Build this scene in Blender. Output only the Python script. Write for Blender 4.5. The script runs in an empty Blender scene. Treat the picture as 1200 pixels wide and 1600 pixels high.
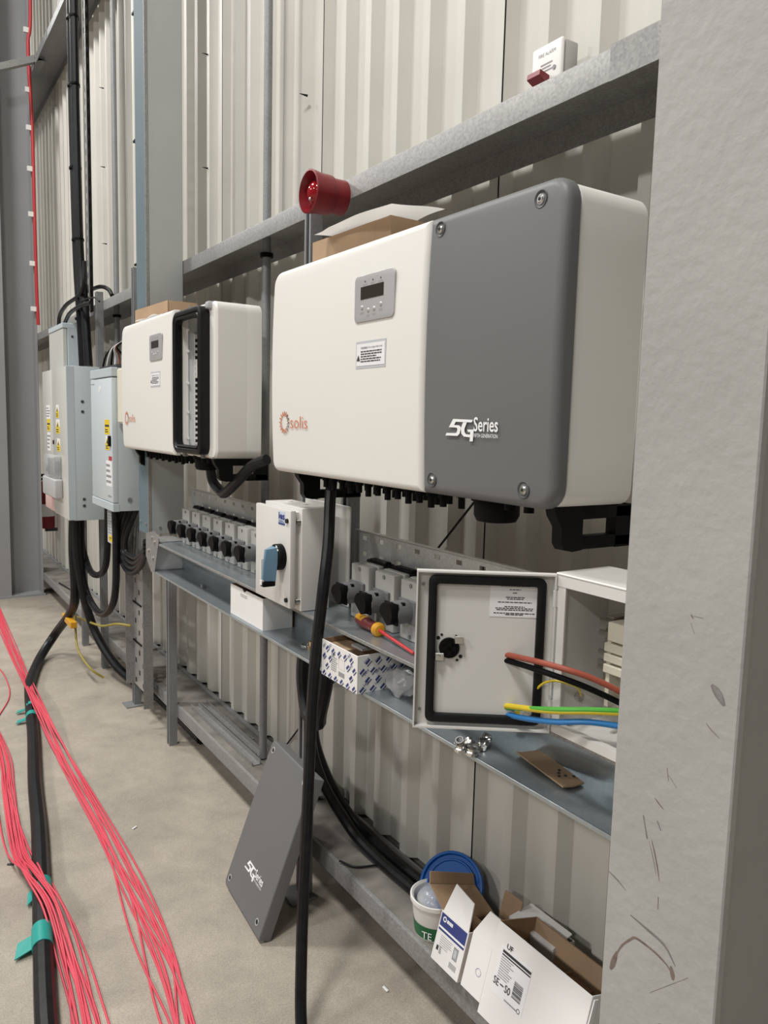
import bpy, bmesh, math, random
from mathutils import Vector as V, Matrix as M
random.seed(7)
C = bpy.context.scene.collection
PI = math.pi
# ------------------------------------------------------------------ camera, world, light, exposure
SC = bpy.context.scene
cam_d = bpy.data.cameras.new('camera'); cam = bpy.data.objects.new('camera', cam_d); C.objects.link(cam)
cam_d.sensor_fit = 'VERTICAL'; cam_d.sensor_height = 24; cam_d.lens = 18.0; cam_d.clip_start = 0.05; cam_d.clip_end = 200
yaw, pit, rol = math.radians(33.21), math.radians(-6.51), math.radians(1.45)
fw = V((math.sin(yaw)*math.cos(pit), math.cos(yaw)*math.cos(pit), math.sin(pit)))
rt = V((math.cos(yaw), -math.sin(yaw), 0)); up = rt.cross(fw)
r2 = rt*math.cos(rol) + up*math.sin(rol); u2 = up*math.cos(rol) - rt*math.sin(rol)
cam.matrix_world = M(((r2.x, u2.x, -fw.x, 0), (r2.y, u2.y, -fw.y, 0), (r2.z, u2.z, -fw.z, 1.63), (0, 0, 0, 1)))
SC.camera = cam
w = bpy.data.worlds.new('hall'); SC.world = w; w.use_nodes = True
bg = w.node_tree.nodes['Background']; bg.inputs[0].default_value = (1.0, 0.99, 0.97, 1); bg.inputs[1].default_value = 0.17
def lamp(x, y, z, size, power, tgt):
    l = bpy.data.lights.new('high_bay_lamp', 'AREA'); l.shape = 'DISK'; l.size = size; l.energy = power; l.color = (1.0, 0.985, 0.955)
    o = bpy.data.objects.new('high_bay_lamp', l); C.objects.link(o); o.location = (x, y, z)
    o.rotation_euler = (V(tgt) - V((x, y, z))).to_track_quat('-Z', 'Y').to_euler()
for ly in (0.4, 5.2, 10.0):
    lamp(-1.5, ly, 6.8, 1.0, 330, (-1.5, ly, 0))
for ly in (-4.5, 2.0, 8.5):
    lamp(-7.5, ly, 6.8, 1.0, 400, (-7.5, ly, 0))
vs = SC.view_settings
vs.view_transform = 'Standard'; vs.look = 'None'; vs.exposure = -0.35; vs.gamma = 1.0; vs.use_curve_mapping = False

# ------------------------------------------------------------------ materials
def mat(name, col, rough=.5, metal=0., var=0., vscale=6., bump=0., bscale=200., spangle=0., spec=None, alpha=None, trans=None):
    m = bpy.data.materials.new(name); m.use_nodes = True
    nt = m.node_tree; b = nt.nodes['Principled BSDF']
    b.inputs['Base Color'].default_value = (*col, 1); b.inputs['Roughness'].default_value = rough; b.inputs['Metallic'].default_value = metal
    if spec is not None: b.inputs['Specular IOR Level'].default_value = spec
    if trans: b.inputs['Transmission Weight'].default_value = trans; b.inputs['IOR'].default_value = 1.2
    if alpha: b.inputs['Alpha'].default_value = alpha
    tc = nt.nodes.new('ShaderNodeTexCoord')
    if var or spangle:
        n = nt.nodes.new('ShaderNodeTexNoise'); n.inputs['Scale'].default_value = vscale; n.inputs['Detail'].default_value = 6
        nt.links.new(tc.outputs['Object'], n.inputs['Vector'])
        src = n.outputs['Fac']
        if spangle:
            v = nt.nodes.new('ShaderNodeTexVoronoi'); v.inputs['Scale'].default_value = 190
            nt.links.new(tc.outputs['Object'], v.inputs['Vector'])
            bw = nt.nodes.new('ShaderNodeRGBToBW'); nt.links.new(v.outputs['Color'], bw.inputs[0])
            mx = nt.nodes.new('ShaderNodeMix'); mx.inputs[0].default_value = spangle
            nt.links.new(n.outputs['Fac'], mx.inputs[2]); nt.links.new(bw.outputs[0], mx.inputs[3]); src = mx.outputs[0]
        r = nt.nodes.new('ShaderNodeValToRGB')
        r.color_ramp.elements[0].position = .3; r.color_ramp.elements[1].position = .7
        r.color_ramp.elements[0].color = (*[c*(1-var) for c in col], 1); r.color_ramp.elements[1].color = (*[min(1, c*(1+var)) for c in col], 1)
        nt.links.new(src, r.inputs[0]); nt.links.new(r.outputs[0], b.inputs['Base Color'])
    if bump:
        n2 = nt.nodes.new('ShaderNodeTexNoise'); n2.inputs['Scale'].default_value = bscale; n2.inputs['Detail'].default_value = 3
        nt.links.new(tc.outputs['Object'], n2.inputs['Vector'])
        bp = nt.nodes.new('ShaderNodeBump'); bp.inputs['Strength'].default_value = bump; bp.inputs['Distance'].default_value = .004
        nt.links.new(n2.outputs['Fac'], bp.inputs['Height']); nt.links.new(bp.outputs[0], b.inputs['Normal'])
    return m
def concrete_mat():
    m = mat('power_floated_concrete', (.385, .342, .287), .62, 0, .10, 1.6, .08, 60)
    nt = m.node_tree; b = nt.nodes['Principled BSDF']; ramp = b.inputs['Base Color'].links[0].from_node
    tc = nt.nodes['Texture Coordinate']
    n = nt.nodes.new('ShaderNodeTexNoise'); n.inputs['Scale'].default_value = 5.5; n.inputs['Detail'].default_value = 10; n.inputs['Roughness'].default_value = .7
    n.inputs['Distortion'].default_value = .25
    nt.links.new(tc.outputs['Object'], n.inputs['Vector'])
    r = nt.nodes.new('ShaderNodeValToRGB'); r.color_ramp.elements[0].position = .30; r.color_ramp.elements[0].color = (.80, .79, .78, 1)
    r.color_ramp.elements[1].position = .62; r.color_ramp.elements[1].color = (1.08, 1.07, 1.05, 1)
    nt.links.new(n.outputs['Fac'], r.inputs[0])
    n3 = nt.nodes.new('ShaderNodeTexNoise'); n3.inputs['Scale'].default_value = 260; n3.inputs['Detail'].default_value = 2
    nt.links.new(tc.outputs['Object'], n3.inputs['Vector'])
    r3 = nt.nodes.new('ShaderNodeValToRGB'); r3.color_ramp.elements[0].position = .35; r3.color_ramp.elements[0].color = (.8, .8, .8, 1)
    r3.color_ramp.elements[1].position = .6; r3.color_ramp.elements[1].color = (1.05, 1.05, 1.05, 1)
    nt.links.new(n3.outputs['Fac'], r3.inputs[0])
    m1 = nt.nodes.new('ShaderNodeMix'); m1.data_type = 'RGBA'; m1.blend_type = 'MULTIPLY'; m1.inputs[0].default_value = 1
    nt.links.new(ramp.outputs[0], m1.inputs[6]); nt.links.new(r.outputs[0], m1.inputs[7])
    m2 = nt.nodes.new('ShaderNodeMix'); m2.data_type = 'RGBA'; m2.blend_type = 'MULTIPLY'; m2.inputs[0].default_value = 1
    nt.links.new(m1.outputs[2], m2.inputs[6]); nt.links.new(r3.outputs[0], m2.inputs[7])
    nt.links.new(m2.outputs[2], b.inputs['Base Color'])
    return m
CONC = concrete_mat()
CLAD = mat('cladding_offwhite', (.57, .553, .502), .5, 0, .05, 3)
GALV = mat('galvanised', (.275, .271, .263), .55, .4, .15, 14, .04, 90, .55)
GALVD = mat('galvanised_dull', (.27, .275, .28), .55, .5, .12, 10, .03, 90, .4)
SHELF = mat('galvanised_sheet_bluish', (.38, .42, .44), .33, .72, .10, 9, .02, 60, .25)
GALVB = mat('galvanised_bluish', (.12, .165, .19), .65, .0, .07, 2, spec=.3)
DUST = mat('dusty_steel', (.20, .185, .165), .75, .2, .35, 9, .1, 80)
COLP = mat('column_paint', (.365, .36, .345), .62, 0, .05, 5, .35, 55)
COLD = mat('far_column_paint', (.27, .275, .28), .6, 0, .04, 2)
CREAM = mat('cream_powder_coat', (.765, .75, .705), .45, 0, .012, 2, .02, 500)
GREYC = mat('dark_grey_powder_coat', (.138, .138, .139), .5, 0, .03, 2, .02, 500)
BLACK = mat('black_plastic', (.004, .004, .0043), .5, spec=.12)
RUBBER = mat('black_rubber', (.007, .007, .0075), .45, 0, .3, 40, .05, 60, spec=.25)
CABLE = mat('black_cable_sheath', (.010, .010, .011), .38, 0, .35, 30, .06, 40, spec=.24)
RED = mat('red_cable', (.64, .06, .095), .5)
REDD = mat('red_plastic', (.20, .008, .014), .35)
REDL = mat('red_lens', (.26, .006, .010), .08)
REDW = mat('red_fire_cable', (.45, .03, .035), .45)
WHITE = mat('white_plastic', (.78, .77, .74), .4)
IESW = mat('light_grey_enclosure_paint', (.66, .645, .615), .42, 0, .015, 3)
ISOG = mat('isolator_grey', (.46, .45, .43), .5)
ISOD = mat('isolator_mid_grey', (.145, .148, .15), .5, spec=.3)
PANEL = mat('blue_grey_enclosure_paint', (.50, .56, .585), .35, 0, .03, 2)
PANELF = mat('far_panel_front', (.62, .62, .58), .22, .1, .05, 2)
SILV = mat('silver_label', (.50, .49, .49), .35, .3)
LABW = mat('white_label', (.80, .79, .80), .5)
LABG = mat('grey_label', (.50, .51, .54), .5)
PRINT = mat('black_print', (.03, .03, .035), .6)
PRINTG = mat('grey_print', (.30, .30, .31), .6)
WHPRINT = mat('white_print', (.85, .85, .85), .5)
NAVY = mat('navy_print', (.035, .05, .19), .55)
ORANGE = mat('orange_print', (.60, .15, .06), .55)
BROWNP = mat('dark_red_print', (.22, .07, .05), .55)
LCD = mat('lcd_glass', (.035, .028, .022), .12)
STEEL = mat('bright_steel', (.66, .65, .62), .25, 1.0)
DSTEEL = mat('dark_hole', (.01, .01, .01), .8)
CARD = mat('brown_cardboard', (.40, .27, .165), .8, 0, .10, 8, .05, 150)
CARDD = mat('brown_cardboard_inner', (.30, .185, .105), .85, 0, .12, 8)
CARDW = mat('white_carton_board', (.78, .765, .75), .6, 0, .02, 6)
CARDG = mat('grey_white_carton_board', (.56, .55, .54), .6)
PAPER = mat('white_paper', (.80, .79, .77), .6)
BLUEH = mat('blue_grey_handle', (.125, .235, .335), .42)
BLUEL = mat('blue_lid_plastic', (.003, .09, .36), .42, spec=.3)
WBUCK = mat('white_bucket_plastic', (.74, .73, .70), .35)
GREEN = mat('green_label_print', (.01, .12, .04), .5)
CLEAR = mat('clear_plastic_film', (.72, .72, .72), .18, 0, .1, 30, .5, 40, alpha=.45)
CLEARW = mat('clear_cover', (.75, .77, .77), .1, 0, 0, 1, alpha=.45)
TEAL = mat('teal_tape', (.015, .30, .26), .45)
WRED = mat('red_brown_core', (.33, .075, .045), .4)
WBLUE = mat('blue_core', (.03, .19, .48), .4)
WYEL = mat('yellow_core', (.72, .55, .03), .4)
WGRN = mat('green_core', (.09, .42, .05), .4)
COPPER = mat('copper_strands', (.70, .36, .20), .35, 1.0)
BRASS = mat('brass', (.70, .50, .30), .3, 1.0)
YELL = mat('warning_yellow', (.75, .55, .02), .5)
TERM = mat('cream_terminal_plastic', (.70, .66, .54), .45)
SCRH = mat('screwdriver_maroon', (.16, .022, .025), .4)
SCRY = mat('screwdriver_amber', (.66, .33, .02), .4)
SCRS = mat('screwdriver_red_sleeve', (.50, .03, .035), .4)
DARKG = mat('dark_grey_gland_plate', (.05, .05, .055), .5)
REDSW = mat('pink_cast_panel', (.62, .42, .40), .4)

# ------------------------------------------------------------------ mesh builder
class MB:
    def __init__(s): s.bm = bmesh.new()
    def box(s, x0, x1, y0, y1, z0, z1, bev=0, seg=2):
        r = bmesh.ops.create_cube(s.bm, size=1)['verts']
        for v in r: v.co = V(((x0+x1)/2 + v.co.x*(x1-x0), (y0+y1)/2 + v.co.y*(y1-y0), (z0+z1)/2 + v.co.z*(z1-z0)))
        if bev:
            es = list({e for v in r for e in v.link_edges})
            bmesh.ops.bevel(s.bm, geom=es, offset=bev, segments=seg, profile=.5, affect='EDGES')
        return s
    def face(s, pts):
        s.bm.faces.new([s.bm.verts.new(p) for p in pts]); return s
    def prism(s, pts, vec):
        vec = V(vec); a = [s.bm.verts.new(p) for p in pts]; b = [s.bm.verts.new(V(p)+vec) for p in pts]; n = len(a)
        s.bm.faces.new(a[::-1]); s.bm.faces.new(b)
        for i in range(n): s.bm.faces.new((a[i], a[(i+1) % n], b[(i+1) % n], b[i]))
        return s
    def ring(s, c, ax, r, n, ph=0):
        ax = V(ax).normalized(); t = ax.cross(V((0, 0, 1)) if abs(ax.z) < .9 else V((1, 0, 0))).normalized(); b = ax.cross(t)
        return [s.bm.verts.new(V(c) + (t*math.cos(ph+2*PI*i/n) + b*math.sin(ph+2*PI*i/n))*r) for i in range(n)]
    def bridge(s, a, b):
        n = len(a)
        for i in range(n): s.bm.faces.new((a[i], a[(i+1) % n], b[(i+1) % n], b[i]))
    def cyl(s, p0, p1, r0, r1=None, n=16, caps=True):
        p0, p1 = V(p0), V(p1); r1 = r0 if r1 is None else r1
        a = s.ring(p0, p1-p0, r0, n); b = s.ring(p1, p1-p0, r1, n); s.bridge(a, b)
        if caps: s.bm.faces.new(a[::-1]); s.bm.faces.new(b)
        return s
    def lathe(s, o, ax, prof, n=24):                      # prof: (radius, height along ax)
        o = V(o); ax = V(ax).normalized(); prev = None
        for r, h in prof:
            cur = s.ring(o+ax*h, ax, max(r, 1e-5), n)
            if prev: s.bridge(prev, cur)
            prev = cur
        return s
    def tube(s, pts, r, n=8, sub=6, caps=True):
        p = spline(pts, sub); rings = []; t0 = (p[1]-p[0]).normalized()
        nr = t0.cross(V((0, 0, 1)) if abs(t0.z) < .9 else V((1, 0, 0))).normalized()
        for i, q in enumerate(p):
            t = (p[min(i+1, len(p)-1)] - p[max(i-1, 0)]).normalized()
            nr = (nr - t*nr.dot(t)).normalized(); b = t.cross(nr)
            rr = r(i/(len(p)-1)) if callable(r) else r
            rings.append([s.bm.verts.new(q + (nr*math.cos(2*PI*k/n) + b*math.sin(2*PI*k/n))*rr) for k in range(n)])
        for a, b in zip(rings, rings[1:]): s.bridge(a, b)
        if caps: s.bm.faces.new(rings[0][::-1]); s.bm.faces.new(rings[-1])
        return s
    def sph(s, c, r, sc=(1, 1, 1), n=12):
        vs_ = bmesh.ops.create_uvsphere(s.bm, u_segments=n, v_segments=max(6, n//2), radius=r)['verts']
        for v in vs_: v.co = V((v.co.x*sc[0], v.co.y*sc[1], v.co.z*sc[2])) + V(c)
        return s
    def stroke(s, pts, wd, y, th=.0005):                  # flat print strokes on a plane y = const of a local frame
        for a, b in zip(pts, pts[1:]):
            d = V((b[0]-a[0], 0, b[1]-a[1])); L = d.length; d.normalize(); q = V((-d.z, 0, d.x))*wd/2; e = d*wd*.35
            A = V((a[0], y, a[1])) - e; B = V((b[0], y, b[1])) + e
            s.prism([A-q, B-q, B+q, A+q], (0, -th, 0))
        return s
    def slab(s, x0, x1, z0, z1, yf, yb, rads, fil=.01, bulge=0., n=5, fs=4):   # rounded plate in local frame: front at yf, back at yb
        def outline(ins):
            a0, a1, b0, b1 = x0+ins, x1-ins, z0+ins, z1-ins; R = [max(r-ins, .0008) for r in rads]   # bl br tr tl
            L, Rr = [], []
            for k in range(n+1):
                a = PI/2*k/n
                L.append((a0+R[0]-R[0]*math.sin(a), b0+R[0]-R[0]*math.cos(a))); Rr.append((a1-R[1]+R[1]*math.sin(a), b0+R[1]-R[1]*math.cos(a)))
            for k in range(1, 8):
                f = k/8; L.append((a0, b0+R[0]+(b1-R[3]-b0-R[0])*f)); Rr.append((a1, b0+R[1]+(b1-R[2]-b0-R[1])*f))
            for k in range(n+1):
                a = PI/2*k/n
                L.append((a0+R[3]-R[3]*math.cos(a), b1-R[3]+R[3]*math.sin(a))); Rr.append((a1-R[2]+R[2]*math.cos(a), b1-R[2]+R[2]*math.sin(a)))
            return L, Rr
        zc, hh = (z0+z1)/2, (z1-z0)/2
        def mk(ins, y, bl):
            L, Rr = outline(ins); f = lambda p: s.bm.verts.new((p[0], y + (bulge*((p[1]-zc)/hh)**2 if bl else 0), p[1]))
            return [f(p) for p in L], [f(p) for p in Rr]
        rs = [mk(0, yb, False)] + [mk(fil*(1-math.cos(PI/2*k/fs)), yf+fil*(1-math.sin(PI/2*k/fs)), True) for k in range(fs+1)]
        for (La, Ra), (Lb, Rb) in zip(rs, rs[1:]):
            a = La + Ra[::-1]; b = Lb + Rb[::-1]; s.bridge(a, b)
        for (Lq, Rq) in (rs[0], rs[-1]):
            for j in range(len(Lq)-1): s.bm.faces.new((Lq[j], Lq[j+1], Rq[j+1], Rq[j]))
        return s
    def grid(s, xs, zs, hole, y0, y1):                    # plate with rectangular holes, thickness y0..y1
        nx, nz = len(xs)-1, len(zs)-1
        H = lambda i, j: i < 0 or j < 0 or i >= nx or j >= nz or hole(i, j)
        for i in range(nx):
            for j in range(nz):
                if H(i, j): continue
                a, b, c, d = xs[i], xs[i+1], zs[j], zs[j+1]
                s.face([(a, y0, c), (b, y0, c), (b, y0, d), (a, y0, d)]); s.face([(a, y1, c), (a, y1, d), (b, y1, d), (b, y1, c)])
                if H(i-1, j): s.face([(a, y0, c), (a, y0, d), (a, y1, d), (a, y1, c)])
                if H(i+1, j): s.face([(b, y0, c), (b, y1, c), (b, y1, d), (b, y0, d)])
                if H(i, j-1): s.face([(a, y0, c), (a, y1, c), (b, y1, c), (b, y0, c)])
                if H(i, j+1): s.face([(a, y0, d), (b, y0, d), (b, y1, d), (a, y1, d)])
        return s
    def build(s, name, m, parent=None, local=False, ang=35):
        bmesh.ops.recalc_face_normals(s.bm, faces=s.bm.faces)
        me = bpy.data.meshes.new(name); off = V((0, 0, 0))
        if parent is None:
            co = [v.co for v in s.bm.verts]
            off = V(((min(c.x for c in co)+max(c.x for c in co))/2, (min(c.y for c in co)+max(c.y for c in co))/2, min(c.z for c in co)))
            bmesh.ops.translate(s.bm, verts=s.bm.verts, vec=-off)
        elif not (local or root(parent) in LOCALS): bmesh.ops.transform(s.bm, matrix=WM(parent).inverted(), verts=s.bm.verts)
        s.bm.to_mesh(me); s.bm.free()
        me.shade_smooth(); me.set_sharp_from_angle(angle=math.radians(ang))
        me.materials.append(m)
        o = bpy.data.objects.new(name, me); C.objects.link(o); o.location = off
        if parent: o.parent = parent
        return o
LOCALS = set()
def root(o):
    return root(o.parent) if o.parent else o
def WM(o):
    return (WM(o.parent) if o.parent else M.Identity(4)) @ o.matrix_basis
def spline(pts, sub):
    P = [V(p) for p in pts]
    if sub <= 1 or len(P) < 3: return P
    P = [P[0]*2-P[1]] + P + [P[-1]*2-P[-2]]; out = []
    for i in range(1, len(P)-2):
        a, b, c, d = P[i-1:i+3]
        for k in range(sub):
            t = k/sub; out.append(.5*((2*b) + (c-a)*t + (2*a-5*b+4*c-d)*t*t + (3*b-a-3*c+d)*t**3))
    return out + [P[-2]]
def tag(o, label, cat, group=None):
    o['label'] = label; o['category'] = cat
    if group: o['group'] = group
    return o
def thing(name, label, cat, loc, rz=0., group=None, mtx=None):
    o = bpy.data.objects.new(name, None); C.objects.link(o); o.empty_display_size = .05
    if mtx: o.matrix_basis = mtx; LOCALS.add(o)
    else: o.location = loc; o.rotation_euler = (0, 0, rz)
    return tag(o, label, cat, group)
def wthing(name, label, cat, X, Y, Z, group=None):       # local frame of things on the wall: x along the wall towards the camera, y into the wall, z up
    return thing(name, label, cat, (X, Y, Z), 0, group, M.Translation((X, Y, Z)) @ M.Rotation(-PI/2, 4, 'Z'))
def frame(O, u, v):                                       # local frame from origin, right vector, up vector
    u = V(u).normalized(); v = (V(v) - u*V(v).dot(u)).normalized(); d = -(u.cross(v))*-1; d = v.cross(u)
    return M(((u.x, d.x, v.x, O[0]), (u.y, d.y, v.y, O[1]), (u.z, d.z, v.z, O[2]), (0, 0, 0, 1)))
def copy_tree(o, parent=None):
    c = o.copy(); C.objects.link(c)
    if parent: c.parent = parent
    for ch in list(o.children): copy_tree(ch, c)
    return c
def lab(o, s): o['label'] = s; return o
def struct(o): o['kind'] = 'structure'; return o
TEXTC = {}
def text(sx, x, z, wd, ht, y, m, parent, name='printed_text', offset=0., rot=0.):
    """flat lettering on the plane y of the parent's local frame, lower-left corner at (x, z)"""
    key = (sx, offset)
    if key not in TEXTC:
        cu = bpy.data.curves.new('lettering', 'FONT'); cu.body = sx; cu.offset = offset; cu.resolution_u = 3
        t = bpy.data.objects.new('lettering', cu); C.objects.link(t)
        bpy.context.view_layer.update()
        me = bpy.data.meshes.new_from_object(t.evaluated_get(bpy.context.evaluated_depsgraph_get()))
        TEXTC[key] = ([v.co.copy() for v in me.vertices], [tuple(p.vertices) for p in me.polygons])
        bpy.data.objects.remove(t); bpy.data.meshes.remove(me)
    vs_, fs = TEXTC[key]
    a0 = min(v.x for v in vs_); a1 = max(v.x for v in vs_); b0 = min(v.y for v in vs_); b1 = max(v.y for v in vs_)
    me = bpy.data.meshes.new(name); cr, sr = math.cos(rot), math.sin(rot); out = []
    for v in vs_:
        p, q = (v.x-a0)/(a1-a0)*wd, (v.y-b0)/(b1-b0)*ht
        out.append((x + p*cr - q*sr, y-.0007, z + p*sr + q*cr))
    me.from_pydata(out, [], fs); me.materials.append(m)
    o = bpy.data.objects.new(name, me); C.objects.link(o); o.parent = parent
    return o
def para(x0, x1, z0, z1, nl, y, m, parent, name='printed_lines', seed=1, fill=.45):
    """rows of small unreadable print"""
    rg = random.Random(seed); b = MB(); h = (z1-z0)/nl
    for i in range(nl):
        z = z1 - (i+.5)*h; x = x0; e = x1 - (x1-x0)*rg.uniform(0, .35)
        while x < e:
            l = min(rg.uniform(.06, .16)*(x1-x0), e-x); b.face([(x, y-.0006, z-h*fill/2), (x+l, y-.0006, z-h*fill/2), (x+l, y-.0006, z+h*fill/2), (x, y-.0006, z+h*fill/2)]); x += l + .02*(x1-x0)
    return b.build(name, m, parent, True)
def sticker(x0, x1, z0, z1, y, m, parent, name='label_sticker'):
    return MB().box(x0, x1, y-.0006, y, z0, z1).build(name, m, parent, True)
def tri(xc, z0, wd, ht, y, parent, m=None):
    MB().prism([(xc-wd/2, y-.0006, z0), (xc+wd/2, y-.0006, z0), (xc, y-.0006, z0+ht)], (0, -.0004, 0)).build('warning_triangle', m or PRINT, parent, True)

# ------------------------------------------------------------------ setting
struct(MB().box(-14, 1.62, -6, 34, -.12, 0).build('floor', CONC))
wall = thing('wall_right', 'off-white corrugated liner wall', 'wall', (1.40, 1.627, .203)); struct(wall); del wall['label']; del wall['category']
XC, XV = 1.40, 1.434; SW = .9925; PT = SW/6
def sheet_mesh():
    b = MB(); prof = []
    for k in range(6):
        y = k*PT
        prof += [(XC, y), (XC, y+.034), (XV, y+.058), (XV, y+PT-.024)]
    prof.append((XC, SW-.0065))
    z0, z1 = .203, 7.2
    lo = [b.bm.verts.new((X, 1.627+y, z0)) for X, y in prof]; hi = [b.bm.verts.new((X, 1.627+y, z1)) for X, y in prof]
    for i in range(len(lo)-1): b.bm.faces.new((lo[i], lo[i+1], hi[i+1], hi[i]))
    lo2 = [b.bm.verts.new((X+.0012, 1.627+y, z0)) for X, y in prof]; hi2 = [b.bm.verts.new((X+.0012, 1.627+y, z1)) for X, y in prof]
    for i in range(len(lo)-1): b.bm.faces.new((lo2[i+1], lo2[i], hi2[i], hi2[i+1])); b.bm.faces.new((lo2[i], lo2[i+1], lo[i+1], lo[i]))
    return b
sh0 = sheet_mesh().build('cladding_sheet', CLAD, wall, ang=15)
for k in list(range(-3, 0)) + list(range(1, 14)):
    c = sh0.copy(); C.objects.link(c); c.location = (0, k*SW, 0)
tip0 = MB().cyl((1.405, 3.80, 3.388), (1.372, 3.80, 3.388), .005, .001, 8).build('fixing_screw_tip', DSTEEL, wall)
for (y, z) in ((3.80, 2.86), (2.75, 2.86), (5.87, 3.92), (5.87, 3.39), (5.85, 2.86), (4.62, 3.4), (4.62, 2.9), (1.79, 3.3)):
    c = tip0.copy(); C.objects.link(c); c.location = (0, y-3.80, z-3.388)
struct(MB().box(1.45, 1.60, -2, 15, 0, 7.2).build('wall_outer', mat('insulation_core', (.2, .2, .2), .9)))
struct(MB().box(1.405, 1.449, -2, 15, 0, .19).build('baseboard_right', mat('concrete_upstand', (.2, .19, .17), .8)))

# ------------------------------------------------------------------ sheeting rails
def rail(label, z1, y0, y1, m, top=None, sleeves=(), bolts=()):
    t = thing('sheeting_rail', label, 'rail', (1.29, (y0+y1)/2, z1-.061)); th = .003
    MB().prism([(1.187, y0, z1-.061), (1.187, y0, z1-.004), (1.1885, y0, z1-.001), (1.192, y0, z1), (1.398, y0, z1), (1.398, y0, z1-.061), (1.395, y0, z1-.061),
                (1.395, y0, z1-th), (1.1925, y0, z1-th), (1.190, y0, z1-.005), (1.190, y0, z1-.061)], (0, y1-y0, 0)).build('channel', m, t)
    if top: MB().box(1.20, 1.395, y0, y1, z1+.0004, z1+.0012).build('dust_layer', top, t)
    for (a, b) in sleeves:
        MB().prism([(1.183, a, z1-.064), (1.183, a, z1), (1.186, a, z1+.004), (1.396, a, z1+.004), (1.396, a, z1+.001), (1.1875, a, z1+.001), (1.186, a, z1-.002), (1.186, a, z1-.064)], (0, b-a, 0)).build('splice_sleeve', m, t)
    for (X, Y) in bolts:
        b = MB().cyl((X, Y, z1-.0035), (X, Y, z1-.006), .014, n=16).cyl((X, Y, z1-.006), (X, Y, z1-.020), .0105, n=6).cyl((X, Y, z1-.02), (X, Y, z1-.042), .006, n=12)
        b.build('hanging_bolt', GALVD, t)
    return t
rail('galvanised rail running behind the red alarm sounder, above the nearer inverter', 2.350, -1.0, 14, GALV, None, ((-.5, 1.067),), ((1.28, .985),))
r_low = rail('dusty galvanised bottom rail carrying the bucket and open cartons', .206, -1.0, 14, GALV, DUST)
MB().box(1.376, 1.399, -1, 14, .206, .213).build('back_ledge', GALVD, r_low)
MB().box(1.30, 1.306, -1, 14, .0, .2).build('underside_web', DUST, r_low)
rail('galvanised rail crossing the top left corner of the photo', 4.565, 4.0, 14, GALVD, None, ((6.7, 7.4),))

# ------------------------------------------------------------------ columns
def icolumn(name, label, m, X0, X1, Y0, Y1, tf, tw, h=7.2):
    t = thing(name, label, 'column', ((X0+X1)/2, (Y0+Y1)/2, 0)); ym = (Y0+Y1)/2
    MB().box(X0, X0+tf, Y0, Y1, 0, h, .002, 1).build('inner_flange', m, t)
    MB().box(X1-tf, X1, Y0, Y1, 0, h, .002, 1).build('outer_flange', m, t)
    MB().box(X0+tf, X1-tf, ym-tw/2, ym+tw/2, 0, h).build('web', m, t)
    return t
near = icolumn('steel_column', 'pale grey painted steel column in the right foreground with scuff marks', COLP, .80, 1.187, .479, .6465, .014, .009)
SCUFF = mat('scuff_dirt', (.16, .12, .10), .8, 0, .3, 60); SCUFL = mat('scuff_light_dirt', (.26, .245, .23), .8, 0, .2, 60, alpha=.55)
def scuff(pts, r, m=SCUFF):
    b = MB().tube([(0, y, z) for y, z in pts], lambda t: r*(.25+.75*math.sin(PI*min(1, max(0, t*.9+.05)))), 6, 5)
    for v in b.bm.verts: v.co.x = .7998 + v.co.x*.05
    b.build('scuff_mark', m, near)
scuff([(.631, .910), (.625, .927), (.616, .947), (.603, .964), (.594, .971), (.568, .970), (.552, .966), (.544, .962), (.539, .956)], .0016)
scuff([(.632, .903), (.628, .915), (.623, .934)], .0040); scuff([(.541, .966), (.538, .957), (.537, .950)], .0034)
scuff([(.568, .912), (.517, .966)], .0007); scuff([(.606, .997), (.580, .993), (.552, .987), (.535, .970)], .0022, SCUFL)
scuff([(.581, 1.113), (.576, 1.100), (.571, 1.085), (.566, 1.066)], .0011); scuff([(.585, 1.11), (.577, 1.09), (.571, 1.07)], .0007, SCUFL)
scuff([(.566, 1.045), (.565, 1.028)], .0014); scuff([(.646, 1.038), (.630, 1.033), (.615, 1.026)], .0013, SCUFL)
scuff([(.581, 1.170), (.574, 1.165), (.567, 1.161)], .0010); scuff([(.563, 1.207), (.551, 1.196)], .0008); scuff([(.566, 1.215), (.563, 1.200)], .0010)
scuff([(.596, 1.14), (.588, 1.112)], .0030, SCUFL); scuff([(.575, 1.142), (.569, 1.132)], .0028, SCUFL)
scuff([(.515, 1.338), (.506, 1.33), (.497, 1.318)], .0060, SCUFL); scuff([(.518, 1.29), (.512, 1.285), (.500, 1.278)], .0006)
scuff([(.548, 1.414), (.545, 1.410)], .0024); scuff([(.545, 1.413), (.532, 1.413)], .0010, SCUFL); scuff([(.548, 1.404), (.542, 1.392)], .0010, SCUFL)
scuff([(.558, .872), (.548, .880), (.538, .872), (.532, .862)], .0022)
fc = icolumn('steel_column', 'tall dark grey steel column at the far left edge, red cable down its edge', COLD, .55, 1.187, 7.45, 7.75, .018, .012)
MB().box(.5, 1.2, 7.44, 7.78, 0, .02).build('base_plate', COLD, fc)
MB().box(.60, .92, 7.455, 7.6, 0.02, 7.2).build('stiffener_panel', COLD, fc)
b = MB(); br = thing('strut_bracket', 'grey slotted strut arm poking out beside the far left column', 'bracket', (1.1, 7.3, 4.6))
b.prism([(1.245, 7.2, 4.545), (1.245, 7.2, 4.60), (.90, 7.2, 4.43), (.90, 7.2, 4.375)], (0, .06, 0)).build('arm', GALV, br)
MB().box(1.18, 1.26, 7.2, 7.5, 4.535, 4.548).build('clamp_plate', GALVD, br)

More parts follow.
